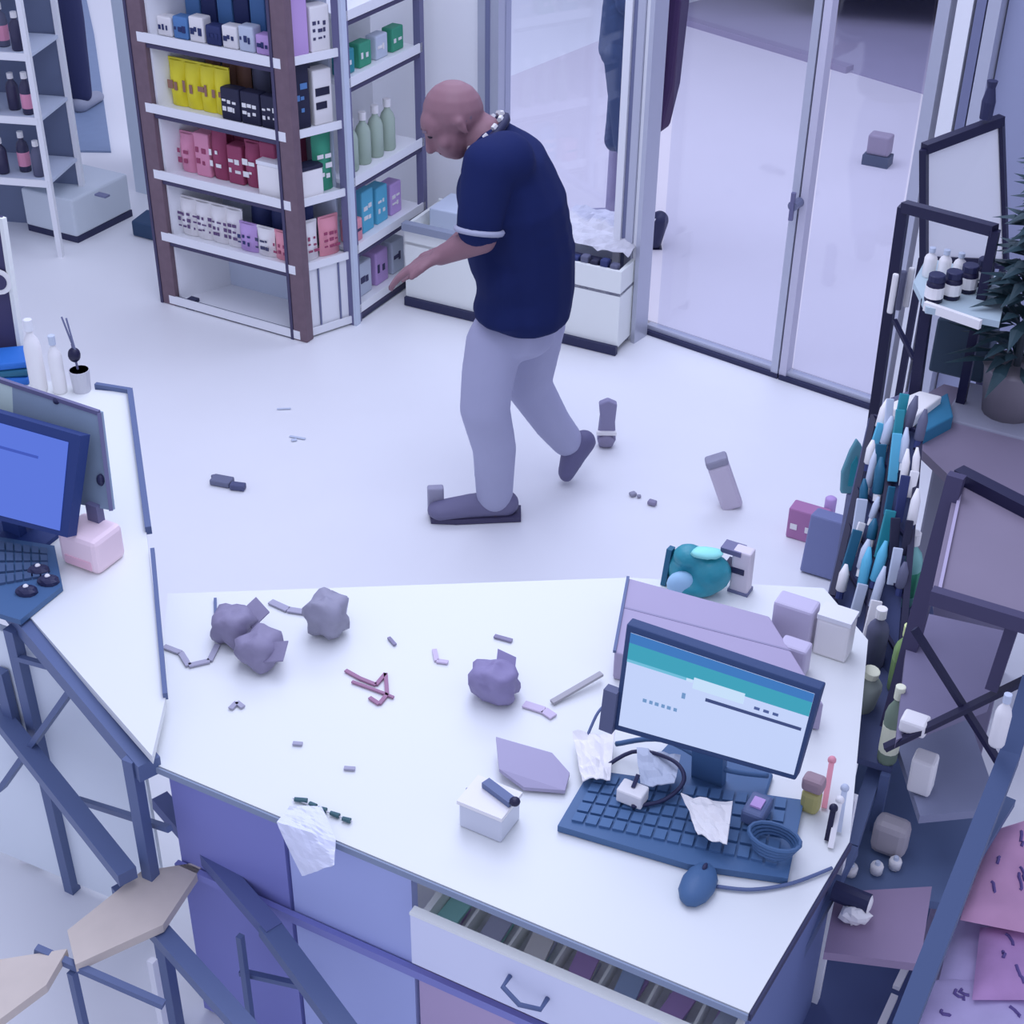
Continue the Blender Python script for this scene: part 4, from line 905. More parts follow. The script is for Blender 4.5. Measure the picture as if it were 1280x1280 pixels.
pa_ = [P(357, 1018, CZ + .008), P(400, 1010, CZ + .008), cp_((P(425, 1050, CZ) - cF0).dot(cu), -.012, .004), cp_((P(352, 1025, CZ) - cF0).dot(cu), -.012, .004)]
mb = MB()
tpA, tpB = P(362, 1008, CZ + .01), P(402, 1008, CZ + .012)
mdA, mdB = P(346, 1028, CZ + .012), P(420, 1050, CZ + .012)
btA, btB = J(378, 1094, mdA.y - .03), J(418, 1082, mdB.y - .04)
n = 10
for j in range(2 * n + 1):
    v_ = j / n
    for i in range(n + 1):
        u_ = i / n
        p = tpA.lerp(tpB, u_).lerp(mdA.lerp(mdB, u_), v_) if v_ <= 1 else mdA.lerp(mdB, u_).lerp(btA.lerp(btB, u_), v_ - 1)
        mb.v.append(p + Vec((0, -.4, .6)) * (.012 * noise.noise(p * 45) + .006 * noise.noise(p * 110)))
for j in range(2 * n):
    for i in range(n):
        q = j * (n + 1) + i; mb.f.append((q, q + 1, q + n + 2, q + n + 1))
o = mb.build('paper_sheet', mat('crinkled_paper', (186, 194, 240), 1.3)); md = o.modifiers.new('s', 'SOLIDIFY'); md.thickness = .002
tag(o, 'crinkled white paper hanging over the counter front edge', 'paper')

# ------------------------------------------------------------------ floor litter
def flitter(name, label, px, py, parts, cat='scrap'):
    q = P(px, py, .0); t = thing(name, label, cat, q); 
    for nm_, dx, dy, sz_, m_, rz in parts:
        ax = Vec((math.cos(rz), math.sin(rz), 0)); MB().box(q + U * dx + V * dy + UP * .002, sz_, ax).build(nm_, m_, t, bevel=.004)
    return t
m_fd = mat('floor_grey', (92, 98, 140), 1.15)
flitter('dark_case', 'dark grey small case with handle lying alone on the left floor', 284, 607, [('case', -.02, 0, (.07, .045, .02), m_fd, -.3), ('handle', .045, 0, (.05, .028, .02), mat('floor_dark', (70, 76, 126), 1.1), -.2), ('tip', -.06, .01, (.02, .015, .015), m_fd, .4)], 'case')
flitter('floor_scrap', 'light grey small scrap on the floor right of the man, left of the pair', 791, 620, [('scrap', 0, 0, (.022, .02, .012), m_gl2, .5), ('scrap', .022, .0, (.014, .012, .01), m_gl2, .1)])
flitter('floor_scrap', 'dark grey small scrap on the floor right of the man, right of the pair', 815, 631, [('scrap', 0, 0, (.028, .022, .014), m_gl, -.5)])
flitter('floor_scrap', 'faint pale scrap on the floor at centre left', 372, 548, [('scrap', 0, 0, (.06, .01, .004), M_back, -.3), ('scrap', .0, -.02, (.02, .014, .005), M_back, .3)])
flitter('floor_scrap', 'faint grey shred on the floor below the wooden shelf stand', 355, 512, [('scrap', 0, 0, (.05, .008, .004), M_back, .1)])
# toppled slippers and boxes in mid aisle
q = P(757, 560, .0); sl = thing('grey_slipper', 'grey sandal with pale strap standing on end behind the rear foot', 'slipper', q)
MB().slab([q + Vec((x, 0, z)) for x, z in [(-.022, 0), (-.03, .03), (-.024, .12), (-.03, .17), (.0, .185), (.032, .17), (.028, .1), (.034, .03), (.022, 0)]], Vec((0, .03, 0))).build('sole', mat('slipper_violet', (122, 122, 172), 1.15), sl, bevel=.006)
MB().bar(q + Vec((-.034, -.004, .062)), q + Vec((.034, -.004, .062)), .014, .012).build('strap', m_whp, sl)
MB().ell(q + Vec((0, -.004, .03)), (.028, .014, .024)).build('heel_cup', m_gl, sl, smooth=True)
q = P(548, 652, 0) ; gs = thing('grey_carton', 'grey carton piece tipped against the toe of the front shoe', 'box', q)
MB().box(q + Vec((-.01, .05, 0)), (.052, .03, .10), Vec((1, .1, 0))).build('carton', mat('grey_card', (140, 142, 186), 1.1), gs, bevel=.006)
MB().box(q + Vec((.03, .02, 0)), (.11, .025, .03), Vec((1, -.1, 0))).build('flap', m_gl, gs, bevel=.004)
q = P(912, 632, 0); bx = thing('lilac_carton', 'lilac carton tipped on end on the floor, dark corner at its top', 'box', q)
axs = Vec((-.36, .05, .93)).normalized(); sdx = Vec((.93, 0, .36)).normalized()
MB().box(q + UP * .0 + U * .01, (.07, .05, .17), sdx, axs).build('carton', mat('lilac_grey_card', (176, 172, 216), 1.15), bx, bevel=.012)
MB().box(q + axs * .165 + U * .01, (.072, .052, .03), sdx, axs).build('cap_end', m_gl2, bx, bevel=.008)
# teal bag & co on lilac wing
q = P(868, 738, CZ); tb_ = thing('teal_bag', 'teal plastic bag with pale blue patch behind the right monitor', 'bag', q)
remeshed('bag', [(q + UP * .045 - U * .025 + V * .02, (.05, .04, .05)), (q + UP * .05 + U * .03 + V * .01, (.045, .04, .045)), (q + UP * .085 - U * .02, (.035, .03, .025)), (q + UP * .02, (.06, .045, .025))], .008, mat('teal_bag_plastic', (44, 132, 168), 1.15, rough=.35, nscale=25, namt=.3, bump=.4), tb_, 2)
MB().ell(q + UP * .03 - U * .02 - V * .03, (.032, .02, .03)).build('pale_patch', mat('pale_blue_film', (140, 180, 235), 1.2), tb_, smooth=True)
MB().ell(q + UP * .105 + U * .02 , (.035, .02, .010), fn=lambda v: 1 + .3 * noise.noise(v * 3)).build('cyan_tie', mat('cyan_film', (130, 205, 228), 1.2), tb_, smooth=True)
MB().bar(q - U * .066 + UP * .0 - V * .01, q - U * .062 + UP * .09, .012, .02).build('dark_fold', M_tealdk, tb_)
q = P(925, 738, CZ); wb = thing('white_device', 'white slim carton with dark band behind the teal bag', 'box', q)
ax2 = (U * .95 + UP * -.0).normalized(); up2 = Vec((-.22, .1, .97)).normalized()
MB().box(q, (.042, .03, .11), ax2, up2).build('case', mat('case_lilac_white', (190, 188, 226), 1.15), wb, bevel=.004)
MB().box(q + up2 * .055, (.046, .034, .014), ax2, up2).build('dark_band', M_dark, wb); MB().box(q + up2 * .1, (.046, .034, .012), ax2, up2).build('end_cap', M_grey, wb); MB().box(q + up2 * .0, (.046, .034, .008), ax2, up2).build('end_cap', M_alud, wb)
for i, (x, y, w_, d_, h_, m_, lb_) in enumerate([(990, 800, .085, .05, .10, mat('lav_card', (172, 170, 220), 1.15), 'lavender carton standing right of the lilac box'), (1040, 815, .07, .05, .09, m_whp, 'white carton standing beside the product rack'), (990, 838, .06, .04, .07, mat('lav_card', (172, 170, 220), 1.15), 'small lavender carton in front of the taller one')]):
    pack('carton', lb_, 'box', P(x, y, CZ if i != 2 else CZ), (w_, d_, h_), m_, U, lid=M_shelfw if i == 1 else None)
# plum and navy things on floor by rack
pack('plum_box', 'plum coloured box on the floor by the product rack', 'box', P(1008, 672, 0), (.12, .06, .11), mat('plum_card', (142, 100, 160), 1.3), U, marks=(m_whp, 2, 1, 4))
pack('navy_box', 'slate blue box leaning by the product rack below the plum one', 'box', P(1027, 716, 0), (.12, .07, .19), mat('slate_card', (104, 114, 176), 1.1), U, lean=.2)
MB_ = thing('pale_roll', 'pale violet small roll beside the plum box', 'roll', P(1035, 650, .05)); qq = Vec(MB_.location)
MB().lathe(qq, [(.012, 0), (.018, .005), (.018, .08), (.012, .085)], UP).build('roll', m_lil, MB_, smooth=True)

# ------------------------------------------------------------------ right side: sign board, racks, plant
sg_ = [J(1155, 186, 4.2), J(1252, 150, 4.35), J(1258, 330, 4.35), J(1155, 326, 4.2)]
sn = thing('framed_board', 'pale violet board in a thin black frame at the right', 'board', Vec((sg_[3].x, sg_[3].y, 0)))
MB().slab(sg_, Vec((0, .02, 0))).build('board', mat('pale_violet_board', (182, 182, 230), 1.7), sn)
for a, b_, w_ in ((0, 1, .026), (0, 3, .02), (2, 3, .012), (1, 2, .012)): MB().bar(sg_[a], sg_[b_], w_, .03).build('frame', M_black, sn)
for p in (sg_[3], sg_[2]): MB().bar(Vec((p.x, p.y + .02, 0)), Vec((p.x, p.y + .02, p.z)), .02, .02).build('leg', M_black, sn)
q = J(1232, 148, 4.3); MB().lathe(q, [(.018, 0), (.02, .05), (.012, .09), (.016, .11)]).build('finial', M_dark, sn)
# window frame at the upper right
tf = root_struct('trim_5', J(1235, 70, 4.9))
MB().bar(J(1232, 72, 4.9), J(1250, 66, 4.9), .02, .02).build('bar', M_grey, tf); MB().bar(J(1248, 64, 4.9), J(1275, 82, 4.9), .03, .02).build('bar', M_grey, tf); MB().bar(J(1272, 80, 4.9), J(1274, 160, 4.9), .03, .02).build('bar', M_grey, tf)
MB().bar(J(1258, 95, 4.9), J(1256, 150, 4.9), .012, .02).build('bar', M_black, tf)

# upper rack (black)
R1t, R1b = J(1130, 258, 3.5), J(1094, 512, 3.5)
dirp = (R1b - R1t).normalized(); R1f = R1b + dirp * (R1b.z / -dirp.z)
ur = thing('black_rack', 'black steel rack with jars and plant right of the door', 'rack', Vec((R1f.x, R1f.y, 0)))
MB().bar(R1t, R1f, .026, .026).build('post', M_black, ur)
R2t, R2b = J(1160, 372, 3.3), J(1144, 490, 3.3); d2 = (R2b - R2t).normalized(); R2f = R2b + d2 * (R2b.z / -d2.z)
MB().bar(R2t, R2f, .026, .026).build('post', M_black, ur)
R3t = J(1244, 288, 3.3)
MB().bar(R1t, R3t, .026, .026).build('top_rail', M_black, ur)
MB().bar(R3t, Vec((R3t.x, R3t.y, 0)), .022, .022).build('post', M_black, ur)
MB().bar(J(1118, 400, 3.45), J(1142, 448, 3.35), .010, .01).build('brace', M_black, ur)
MB().bar(J(1110, 502, 3.45), J(1146, 488, 3.3), .010, .01).build('rung', M_grey, ur)
js = [J(1140, 368, 3.55), J(1148, 330, 3.75), J(1245, 345, 3.75), J(1228, 405, 3.35)]
zj = R2t.z - .0
def onz(x, y): return P(x, y, zj)
MB().slab([onz(1142, 352), onz(1158, 322), onz(1262, 345), onz(1250, 402), onz(1158, 384)], (0, 0, -.016)).build('shelf', mat('shelf_pale_teal', (150, 170, 205), 1.2), ur)
MB().bar(onz(1156, 380) - UP * .004, onz(1226, 404) - UP * .004, .012, .022).build('shelf_edge', m_whp, ur)
nmj = ['nearest the door', 'second from the door', 'third from the door', 'next to the plant']
for i, (x, y) in enumerate([(1166, 380), (1188, 376), (1208, 368), (1228, 360)]):
    q = onz(x, y + 8 - 12) ; q.z = zj
    t = thing('jar', 'dark jar with white label on the rack shelf, %s' % nmj[i], 'jar', q, 'jars on the black rack')
    MB().lathe(q, [(.02, 0), (.022, .004), (.022, .045), (.018, .055)], UP, 12).build('glass', M_black, t, smooth=True)
    MB().lathe(q + UP * .012, [(.0228, 0), (.0228, .028)], UP, 12).build('paper_label', m_whp, t)
    MB().lathe(q + UP * .053, [(.02, 0), (.02, .014), (.018, .016)], UP, 12).build('lid', M_dark, t)
for i, (x, y) in enumerate([(1160, 345), (1178, 348), (1196, 352)]):
    q = onz(x, y); bottle('small_bottle', ['white small bottle behind the jars, left', 'white small bottle behind the jars, middle', 'white small bottle behind the jars, right'][i], q, .016, .075, m_whp, M_back, 'white bottles behind the jars')
for i in range(3):
    q = P(1112 + 10 * i, 392 - 4 * i, zj - .12); t = pack('hanging_pack', ['slim white pack hanging in the rack corner, left', 'slim blue-grey pack hanging in the rack corner, middle', 'slim white pack hanging in the rack corner, right'][i], 'pack', q, (.016, .01, .11), [m_whp, m_gry, m_whp][i], U, 'slim packs in the rack corner')
# plant
pq = P(1268, 470, .95)
pt = thing('potted_plant', 'dark green bushy plant in a pot at the right edge', 'plant', Vec((pq.x, pq.y, .85)))
pz = Vec(pt.location)
MB().lathe(pz, [(.06, 0), (.075, .12), (.08, .13), (.06, .13)], UP, 14).build('pot', mat('pot_tan', (120, 118, 146), 1.1), pt, smooth=True)
MB().tube([pz + UP * .1, pz + UP * .3, pz + UP * .62 + U * .01], [.01, .008, .004]).build('stem', mat('stem_dark', (50, 60, 80), 1), pt)
m_lf = mat('dark_leaf', (30, 52, 70), 1.25, rough=.6, nscale=20, namt=.35)
lfmesh = None
rnd = random.Random(3)
for k in range(300):
    h_ = rnd.uniform(.12, .68); a = rnd.uniform(0, 6.28); rr = .115 * (1 - (h_ - .1) / .85) + .03
    d = Vec((math.cos(a), math.sin(a), rnd.uniform(-.3, .5))).normalized(); L = rr * rnd.uniform(.6, 1.1)
    b0_ = pz + UP * h_ + d * L * .25; sd_ = d.cross(UP).normalized() * .016
    tip = b0_ + d * L - UP * .01
    md_ = b0_ + d * L * .5 + UP * .006
    mb = MB().add([b0_, md_ + sd_, tip, md_ - sd_, md_ + UP * .004], [(0, 1, 4), (1, 2, 4), (2, 3, 4), (3, 0, 4)])
    mb.build('leaf', m_lf, pt)
# plant stand: box under the plant, tan carton
pst = thing('plant_box', 'grey-tan tall carton under the plant at the right edge', 'box', Vec((pz.x, pz.y, 0)))
MB().box(Vec((pz.x, pz.y, 0)), (.26, .22, .85), U).build('carton', mat('grey_tan_card', (118, 122, 158), 1.2, nscale=6, namt=.08), pst, bevel=.006)
MB().box(Vec((pz.x, pz.y, .8)) - V * .112, (.2, .004, .02), U).build('tape', M_tan, pst)
q = P(1200, 462, .85); dk = thing('dark_carton', 'dark green-black carton below the jar shelf, left of the plant pot', 'box', q)
MB().box(q, (.14, .10, .15), U).build('carton', mat('green_black_card', (44, 62, 92), 1.1), dk, bevel=.006); MB().box(q + UP * .15, (.145, .05, .006), U).build('flap', mat('slate_flap', (90, 100, 140), 1.1), dk)
qz = P(1168, 520, .85)
tag(MB().slab([P(1146, 512, .88), P(1185, 490, .88), P(1192, 520, .88), P(1155, 540, .88)], (0, 0, -.04)).build('teal_pack', mat('deep_teal_pack', (38, 100, 150), 1.2), bevel=.004), 'deep teal flat pack on the rack below the black posts', 'pack')
tag(MB().slab([P(1108, 505, .90), P(1150, 488, .90), P(1178, 495, .90), P(1140, 524, .90)], (0, 0, -.03)).build('white_pack', m_whp, bevel=.004), 'white flat pack on the rack beside the teal one', 'pack')
# lean-to support for these packs
sup = thing('side_table', 'violet-grey wooden shelf cabinet right of the product rack', 'cabinet', P(1200, 600, .82))
MB().slab([P(1108, 520, .845), P(1180, 480, .845), P(1300, 510, .845), P(1300, 640, .845), P(1192, 600, .845), P(1150, 560, .845)], (0, 0, -.025)).build('top', mat('violet_grey_board', (116, 110, 150), .95, nscale=5, namt=.07), sup)
MB().slab([P(1200, 600, .82), P(1300, 640, .82), P(1300, 640, .82) + V * .02, P(1200, 600, .82) + V * .02], (0, 0, -.8)).build('front', M_pinkwood, sup)

# product rack: stepped strip of hanging blister packs and tubes
m_bl = [M_teal, m_whp, m_nvy, M_tealdk, m_cyn, m_blk, M_back, m_gry]
cr_ = thing('product_rack', 'narrow dark wire rack packed with tubes and blister packs', 'rack', P(1075, 640, .0) * 1.0)
c1, c2 = J(1092, 520, 3.1), J(1150, 540, 2.95); c3, c4 = J(1040, 745, 2.75), J(1120, 900, 2.4)
for a, b_ in ((c1, c3), (c2, c4), (c1.lerp(c2, .5), c3.lerp(c4, .5))): MB().bar(a, b_, .014, .014).build('wire_post', M_black, cr_)
for k in range(6):
    MB().bar(c1.lerp(c3, k / 5), c2.lerp(c4, k / 5), .008, .008).build('wire_rung', M_black, cr_)
for p in (c1, c2, c3, c4): MB().bar(p, Vec((p.x, p.y, 0)), .014, .014).build('leg', M_black, cr_)
MB().slab([c1 + Vec((0, .03, -.02)), c2 + Vec((0, .03, -.02)), c4 + Vec((0, .03, -.02)), c3 + Vec((0, .03, -.02))], Vec((0, .01, -.01))).build('back_panel', mat('rack_back_navy', (52, 62, 112), 1.2), cr_)
rnd = random.Random(11); words = ['one', 'two', 'three', 'four', 'five', 'six', 'seven', 'eight', 'nine']
cn = ['teal', 'white', 'navy', 'dark teal', 'cyan', 'black', 'pale', 'slate']
for r in range(9):
    for c in range(5):
        ci = rnd.choice([0, 1, 6, 3, 4, 5, 3, 1, 6, 1] if c < 3 else [1, 2, 5, 6, 7, 1])
        if r > 5 and c > 2: continue
        u_ = (c + .5) / 5 + rnd.uniform(-.04, .04); v_ = (r + .4) / 9 + rnd.uniform(-.03, .03)
        q = c1.lerp(c2, u_).lerp(c3.lerp(c4, u_), v_) + Vec((0, -.015, 0))
        up_ = (c1 - c3).normalized(); up_ = (up_ * .6 + UP * .6 + Vec((rnd.uniform(-.15, .15), 0, 0))).normalized()
        L = rnd.uniform(.06, .11); w_ = rnd.uniform(.016, .026)
        t = thing('tube_pack', '%s tube pack in the wire rack, row %s from top, column %s from left' % (cn[ci], words[r], words[c]), 'pack', q, 'tube packs in the wire rack')
        if rnd.random() < .5:
            MB().lathe(q, [(w_ * .3, 0), (w_ * .32, .012), (w_ * .5, .016), (w_ * .48, L * .7), (w_ * .15, L)], up_, 8).build('tube', m_bl[ci], t, smooth=True)
            MB().lathe(q - up_ * .004, [(w_ * .36, 0), (w_ * .36, .016)], up_, 8).build('cap', m_bl[(ci + 1) % 3], t)
        else:
            sx = up_.cross(Vec((0, 1, 0))).normalized()
            MB().box(q, (w_, .008, L), sx, up_).build('card', m_bl[ci], t, bevel=.002)
            MB().box(q - up_.cross(sx) * .006 + up_ * L * .15, (w_ * .7, .01, L * .4), sx, up_).build('blister', m_bl[(ci + 3) % 8], t, bevel=.003)
# leafy teal piece
q = P(1063, 618, .35); lf_ = thing('teal_leaf_pack', 'teal leaf-shaped pack standing at the head of the product rack', 'pack', q)
MB().slab([q + Vec((x, 0, z)) for x, z in [(-.028, 0), (-.034, .07), (-.02, .14), (-.006, .18), (.01, .16), (.03, .12), (.034, .05), (.022, 0)]], Vec((0, .02, 0))).build('leaf_card', mat('sea_teal', (78, 130, 165), 1.2), lf_, bevel=.006)
MB().slab([q + Vec((x, -.004, z)) for x, z in [(-.012, .03), (-.012, .1), (0, .13), (.012, .09), (.012, .03)]], Vec((0, .006, 0))).build('emblem', M_teal, lf_)
MB().bar(q, Vec((q.x, q.y, 0)), .02, .012).build('stake', M_alud, lf_)

# lower right rack with wooden shelves
N1t, N1m, N1b = P(1196, 594, 1.15), P(1105, 927, .95), P(1060, 1062, .85)
N1m = J(1105, 930, 2.35); N1t = J(1196, 594, 2.45); N1b = J(1062, 1060, 2.1); N1e = J(940, 1290, 1.75)
wr_ = thing('wooden_shelf_rack', 'blue-hazed dark steel rack with brownish shelves and cross braces, right foreground', 'rack', Vec((N1m.x, N1m.y, 0)))
MB().bar(N1t, N1m, .032, .03).build('post', M_wooddk, wr_)
MB().bar(N1m, N1b, .03, .03).build('post', M_slate, wr_)
MB().bar(N1b, N1e, .035, .03).build('post', M_slate, wr_)
N2t, N2b = J(1262, 945, 1.95), J(1128, 1290, 1.5)
MB().bar(N2t, N2b, .034, .034).build('post', mat('deep_slate', (58, 76, 128), 1.1), wr_)
MB().bar(J(1290, 850, 2.05), N2t, .034, .034).build('post', MATS['deep_slate'], wr_)
X1a, X1b = J(1143, 786, 2.2), J(1256, 965, 2.05); X2a, X2b = J(1106, 935, 2.12), J(1290, 846, 2.1)
MB().bar(X1a, X1b, .014, .01).build('cross_brace', M_black, wr_); MB().bar(X2a, X2b, .016, .01).build('cross_brace', M_black, wr_)
# top shelf
ts = [P(1196, 598, 1.12), P(1300, 652, 1.12), P(1300, 785, 1.12), P(1164, 744, 1.12)]
MB().slab([p - UP * .02 for p in ts], (0, 0, .02)).build('shelf_board', mat('rose_brown_board', (118, 112, 150), 1.0, nscale=6, namt=.08), wr_)
MB().bar(ts[0] + UP * .01, ts[1] + UP * .01, .03, .03).build('shelf_rail', M_black, wr_); MB().bar(ts[3] + UP * .0, ts[2] + UP * .0, .02, .03).build('shelf_rail', M_wooddk, wr_)
MB().bar(ts[0] + UP * .003 + U * .012, ts[3] + UP * .003 + U * .012, .006, .008).build('shelf_trim', M_lilac, wr_)
MB().bar(J(1270, 770, 2.1), J(1240, 860, 2.1), .022, .02).build('inner_post', M_wooddk, wr_)
s2 = [P(1138, 762, .80), P(1262, 790, .80), P(1236, 880, .80), P(1120, 925, .80)]
MB().slab([p - UP * .02 for p in s2], (0, 0, .02)).build('shelf_board', M_pinkwood, wr_)
s3 = [P(1120, 925, .62), P(1205, 880, .62), P(1250, 1010, .62), P(1150, 1020, .62)]
MB().slab([p - UP * .02 for p in s3], (0, 0, .02)).build('shelf_board', mat('grey_violet_board', (112, 120, 165), 1.15, nscale=6, namt=.06), wr_)
s4 = [P(1045, 1115, .5), P(1165, 1108, .5), P(1150, 1205, .5), P(1030, 1190, .5)]
MB().slab([p - UP * .02 for p in s4], (0, 0, .02)).build('shelf_board', mat('rosy_board', (132, 118, 166), 1.05, nscale=6, namt=.06), wr_)
s5 = [P(1080, 920, .45), P(1270, 1000, .45), P(1190, 1130, .45), P(1040, 1110, .45)]
MB().slab([p - UP * .02 for p in s5], (0, 0, .02)).build('shelf_board', mat('slate_board', (80, 98, 150), 1.1, nscale=8, namt=.15), wr_)
s6 = [P(1020, 1190, .15), P(1160, 1200, .15), P(1120, 1330, .15), P(940, 1330, .15)]
MB().slab([p - UP * .02 for p in s6], (0, 0, .02)).build('shelf_board', mat('slate_board_low', (76, 90, 150), 1.1, nscale=5, namt=.08), wr_)
# violet side panel between monitor and rack
sp = [P(1030, 870, .74), P(1100, 900, .74), P(1060, 1045, .74), P(985, 1075, .74)]
# bottles on the stepped ledge beside N1
lg_ = [P(1045, 760, .62), P(1160, 700, .62), P(1170, 800, .62), P(1115, 960, .62), P(1048, 940, .62)]
ledge = thing('bottle_ledge', 'dark slate ledge carrying bottles beside the right monitor', 'shelf', lg_[0].lerp(lg_[3], .5) - UP * .62)
MB().slab([p - UP * .015 for p in lg_], (0, 0, .015)).build('ledge_board', mat('ledge_slate', (62, 72, 122), 1.15), ledge)
for p in (lg_[1], lg_[3], lg_[4]): MB().bar(Vec((p.x - .01, p.y, 0)), Vec((p.x - .01, p.y, .605)), .018, .018).build('leg', M_slate, ledge)
m_yg = mat('yellow_green_liquid', (110, 140, 100), 1.4, rough=.3); m_pt = mat('pale_teal_plastic', (110, 165, 185), 1.2, rough=.35); m_cream = mat('cream_plastic', (205, 212, 215), 1.15)
m_gy = mat('grey_green_plastic', (130, 142, 155), 1.15)
bottle('shampoo_bottle', 'pale teal bottle with grey-white cap, tallest at the head of the ledge', P(1128, 752, .62), .028, .19, m_pt, m_whp, mlabel=m_grn)
bottle('shampoo_bottle', 'slimmer pale teal bottle just right of the tall one', P(1150, 770, .62), .018, .13, m_pt, m_pt)
bottle('shampoo_bottle', 'yellow-green bottle with pale yellow cap in the middle of the ledge', P(1122, 862, .62), .024, .17, m_yg, mat('pale_yellow_cap', (195, 215, 170), 1.2), mlabel=m_yg)
bottle('shampoo_bottle', 'dark slate bottle with white flat cap left of the yellow-green one', P(1090, 830, .62), .024, .15, m_gry, m_whp)
bottle('shampoo_bottle', 'cream-capped grey bottle lying toward the monitor', P(1072, 880, .62), .034, .10, m_gy, m_cream, axis=Vec((.15, -.1, 1)).normalized())
bottle('shampoo_bottle', 'olive bottle with pale side at the front of the ledge', P(1108, 950, .62), .02, .19, mat('olive_plastic', (100, 118, 118), 1.3), m_cream, mlabel=m_cream)
pack('white_carton', 'white carton on the brownish shelf beside the cross brace', 'box', P(1142, 912, .805), (.05, .04, .03), m_whp, U)
pack('white_carton', 'white carton standing under the cross brace', 'box', P(1150, 985, .625), (.045, .04, .09), m_whp, U, lean=-.1)
bottle('white_bottle', 'white slim bottle hanging by the right cross brace', P(1245, 930, .95) , .014, .11, m_whp, M_back)
pack('grey_tub', 'grey beige tub on the slate shelf in the right foreground', 'tub', P(1110, 1062, .455), (.07, .05, .08), mat('grey_beige', (150, 148, 178), 1.15), U, bev=.015)
for i, (x, y, lab) in enumerate([(1063, 1092, 'small white pot on the slate shelf, leftmost of three'), (1095, 1090, 'small white pot on the slate shelf, middle of three'), (1118, 1084, 'small white pot on the slate shelf, rightmost of three')]):
    q = P(x, y, .455); t = thing('lidded_pot', lab, 'pot', q); MB().lathe(q, [(.012, 0), (.013, .018), (.011, .022)], UP, 10).build('cap', m_whp, t, smooth=True); MB().lathe(q + UP * .021, [(.006, 0), (.005, .008)], UP, 8).build('nozzle', M_back, t)
q = P(1040, 1122, .52); t = thing('dark_roll', 'dark blue roll with white end lying left of the rosy shelf', 'roll', q)
MB().lathe(q + UP * .02, [(.02, 0), (.02, .07)], U, 12).build('roll', M_dark, t); MB().lathe(q + UP * .02 + U * .07, [(.018, 0), (.01, .004)], U, 12).build('white_end', m_whp, t)
q = P(1068, 1150, .505); t = thing('white_scrap', 'white crumpled tissue on the left of the rosy shelf', 'tissue', q)
MB().ell(q + UP * .015, (.03, .02, .02), fn=lambda v: 1 + .5 * noise.noise(v * 3)).build('tissue', m_whp, t)
# yellow thing & orange-ish twigs near the keyboard's right
q = P(1012, 1012, CZ); t = thing('yellow_pouch', 'small yellow and brown pouch on the counter right of the keyboard', 'pouch', q)
MB().box(q, (.035, .03, .05), U).build('pouch', mat('dull_yellow', (150, 148, 110), 1.3), t, bevel=.01); MB().box(q + UP * .05, (.04, .03, .03), U).build('top', mat('brown_grey', (140, 122, 150), 1.2), t, bevel=.008)
for i, (a, b_, m_, lab) in enumerate([((1040, 950), (1030, 1010), m_rse, 'rose stick upright at the right edge of the counter'), ((1050, 1000), (1038, 1060), m_whp, 'white stick at the right edge of the counter'), ((1042, 1010), (1034, 1050), M_black, 'dark stick at the right edge of the counter'), ((1056, 985), (1048, 1040), M_back, 'grey stick at the right edge of the counter')]):
    a3 = P(a[0], a[1], CZ + .06); b3 = P(b_[0], b_[1], CZ + .004); t = thing('thin_stick', lab, 'stick', b3)
    MB().bar(a3, b3, .010, .008).build('stick', m_, t); MB().ell(a3, (.008, .008, .008)).build('tip', m_, t)
# white slats & wires at bottom right
for i, (a, b_) in enumerate([((1132, 1210), (1120, 1235)), ((1118, 1245), (1100, 1285))]):
    tag(MB().bar(P(a[0], a[1], .25), P(b_[0], b_[1], .25), .014, .01).build('white_tag', m_whp), ['white tag between the rack posts at the bottom, upper one', 'white tag between the rack posts at the bottom, lower one'][i], 'tag')
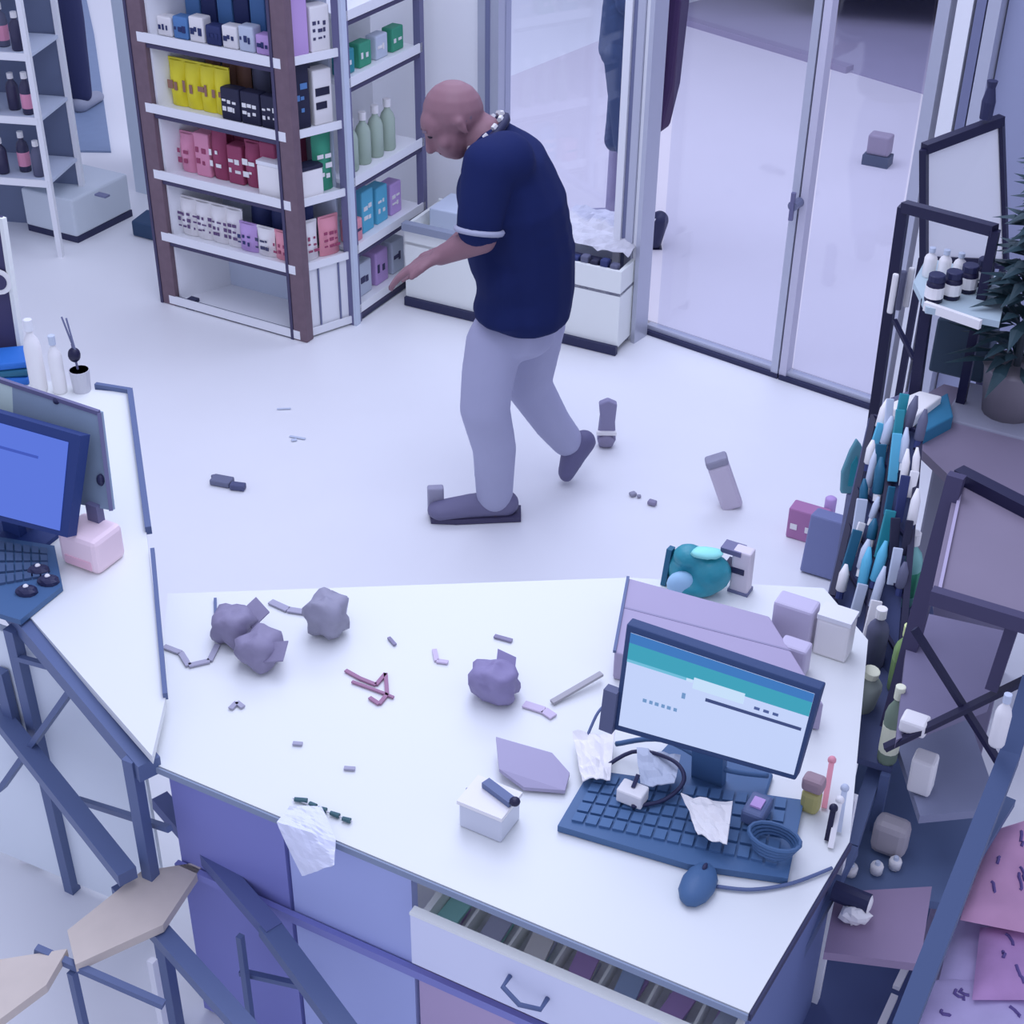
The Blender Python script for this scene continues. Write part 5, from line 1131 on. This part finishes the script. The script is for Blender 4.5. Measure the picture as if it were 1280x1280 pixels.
# pink goods at the lower right corner
m_pf = mat('pink_floral', (160, 128, 196), 1.2, rough=.7, nscale=9, namt=.35, bump=.3); m_pf2 = mat('lavender_floral', (158, 152, 214), 1.2, rough=.7, nscale=12, namt=.15, bump=.3)
def cushion(name, label, corners, z, th, m, seed):
    cs = [P(x, y, z) for x, y in corners]; mb = MB(); n = 14
    for sgn in (1, -1):
        b0_ = len(mb.v)
        for j in range(n + 1):
            for i in range(n + 1):
                u_, v_ = i / n, j / n; k = (math.sin(math.pi * u_) * math.sin(math.pi * v_)) ** .4 if 0 < i < n and 0 < j < n else 0
                p = cs[0].lerp(cs[1], u_).lerp(cs[3].lerp(cs[2], u_), v_)
                mb.v.append(p + UP * (th * k * (1 + .5 * noise.noise(p * 14 + Vec((seed, 0, 0)))) * sgn))
        for j in range(n):
            for i in range(n):
                q = b0_ + j * (n + 1) + i; f_ = (q, q + 1, q + n + 2, q + n + 1); mb.f.append(f_ if sgn < 0 else f_[::-1])
    t = thing(name, label, 'bag', cs[0].lerp(cs[2], .5) - UP * th)
    mb.build('wrap', m, t, smooth=True)
    mb2 = MB(); rnd = random.Random(seed)
    for k in range(5):
        u_, v_ = rnd.uniform(.2, .75), rnd.uniform(.2, .75); pts = []
        for s_ in range(5):
            p = lerp4(cs, u_, v_); kk = (math.sin(math.pi * u_) * math.sin(math.pi * v_)) ** .4; pts.append(p + UP * th * kk * (1.02 + .5 * noise.noise(p * 14 + Vec((seed, 0, 0))))); u_ += rnd.uniform(-.02, .05); v_ += rnd.uniform(.0, .06)
        mb2.tube(pts, .0035, 5)
    mb2.build('cord_pattern', mat('violet_cord', (88, 76, 150), 1.1), t, kind='stuff')
    return t
cushion('wrapped_bundle', 'pink patterned bundle at the right edge, uppermost of the pile', [(1235, 1040), (1300, 1020), (1300, 1170), (1200, 1150)], .38, .03, mat('rose_floral', (178, 140, 194), 1.2, rough=.7, nscale=9, namt=.2, bump=.3), 1)
cushion('wrapped_bundle', 'lavender patterned bundle below the uppermost pink one', [(1195, 1140), (1300, 1150), (1300, 1230), (1165, 1260)], .30, .03, m_pf2, 2)
cushion('wrapped_bundle', 'violet pink bundle in the bottom right corner', [(1225, 1160), (1310, 1150), (1310, 1250), (1215, 1250)], .34, .03, m_pf, 3)
cushion('wrapped_bundle', 'lavender patterned bundle at the very bottom right', [(1150, 1225), (1310, 1225), (1310, 1320), (1120, 1320)], .30, .03, m_pf2, 4)
pf = thing('low_crate', 'blue-grey crate carrying the pink patterned bundles', 'crate', P(1240, 1200, 0))
q4 = [P(1175, 1090, .26), P(1330, 1020, .26), P(1330, 1340, .26), P(1110, 1340, .26)]
MB().slab([p - UP * .02 for p in q4], (0, 0, .02)).build('deck', M_lilac, pf)
for p in q4: MB().bar(Vec((p.x, p.y, 0)), Vec((p.x, p.y, .24)), .03, .03).build('leg', M_slate, pf)
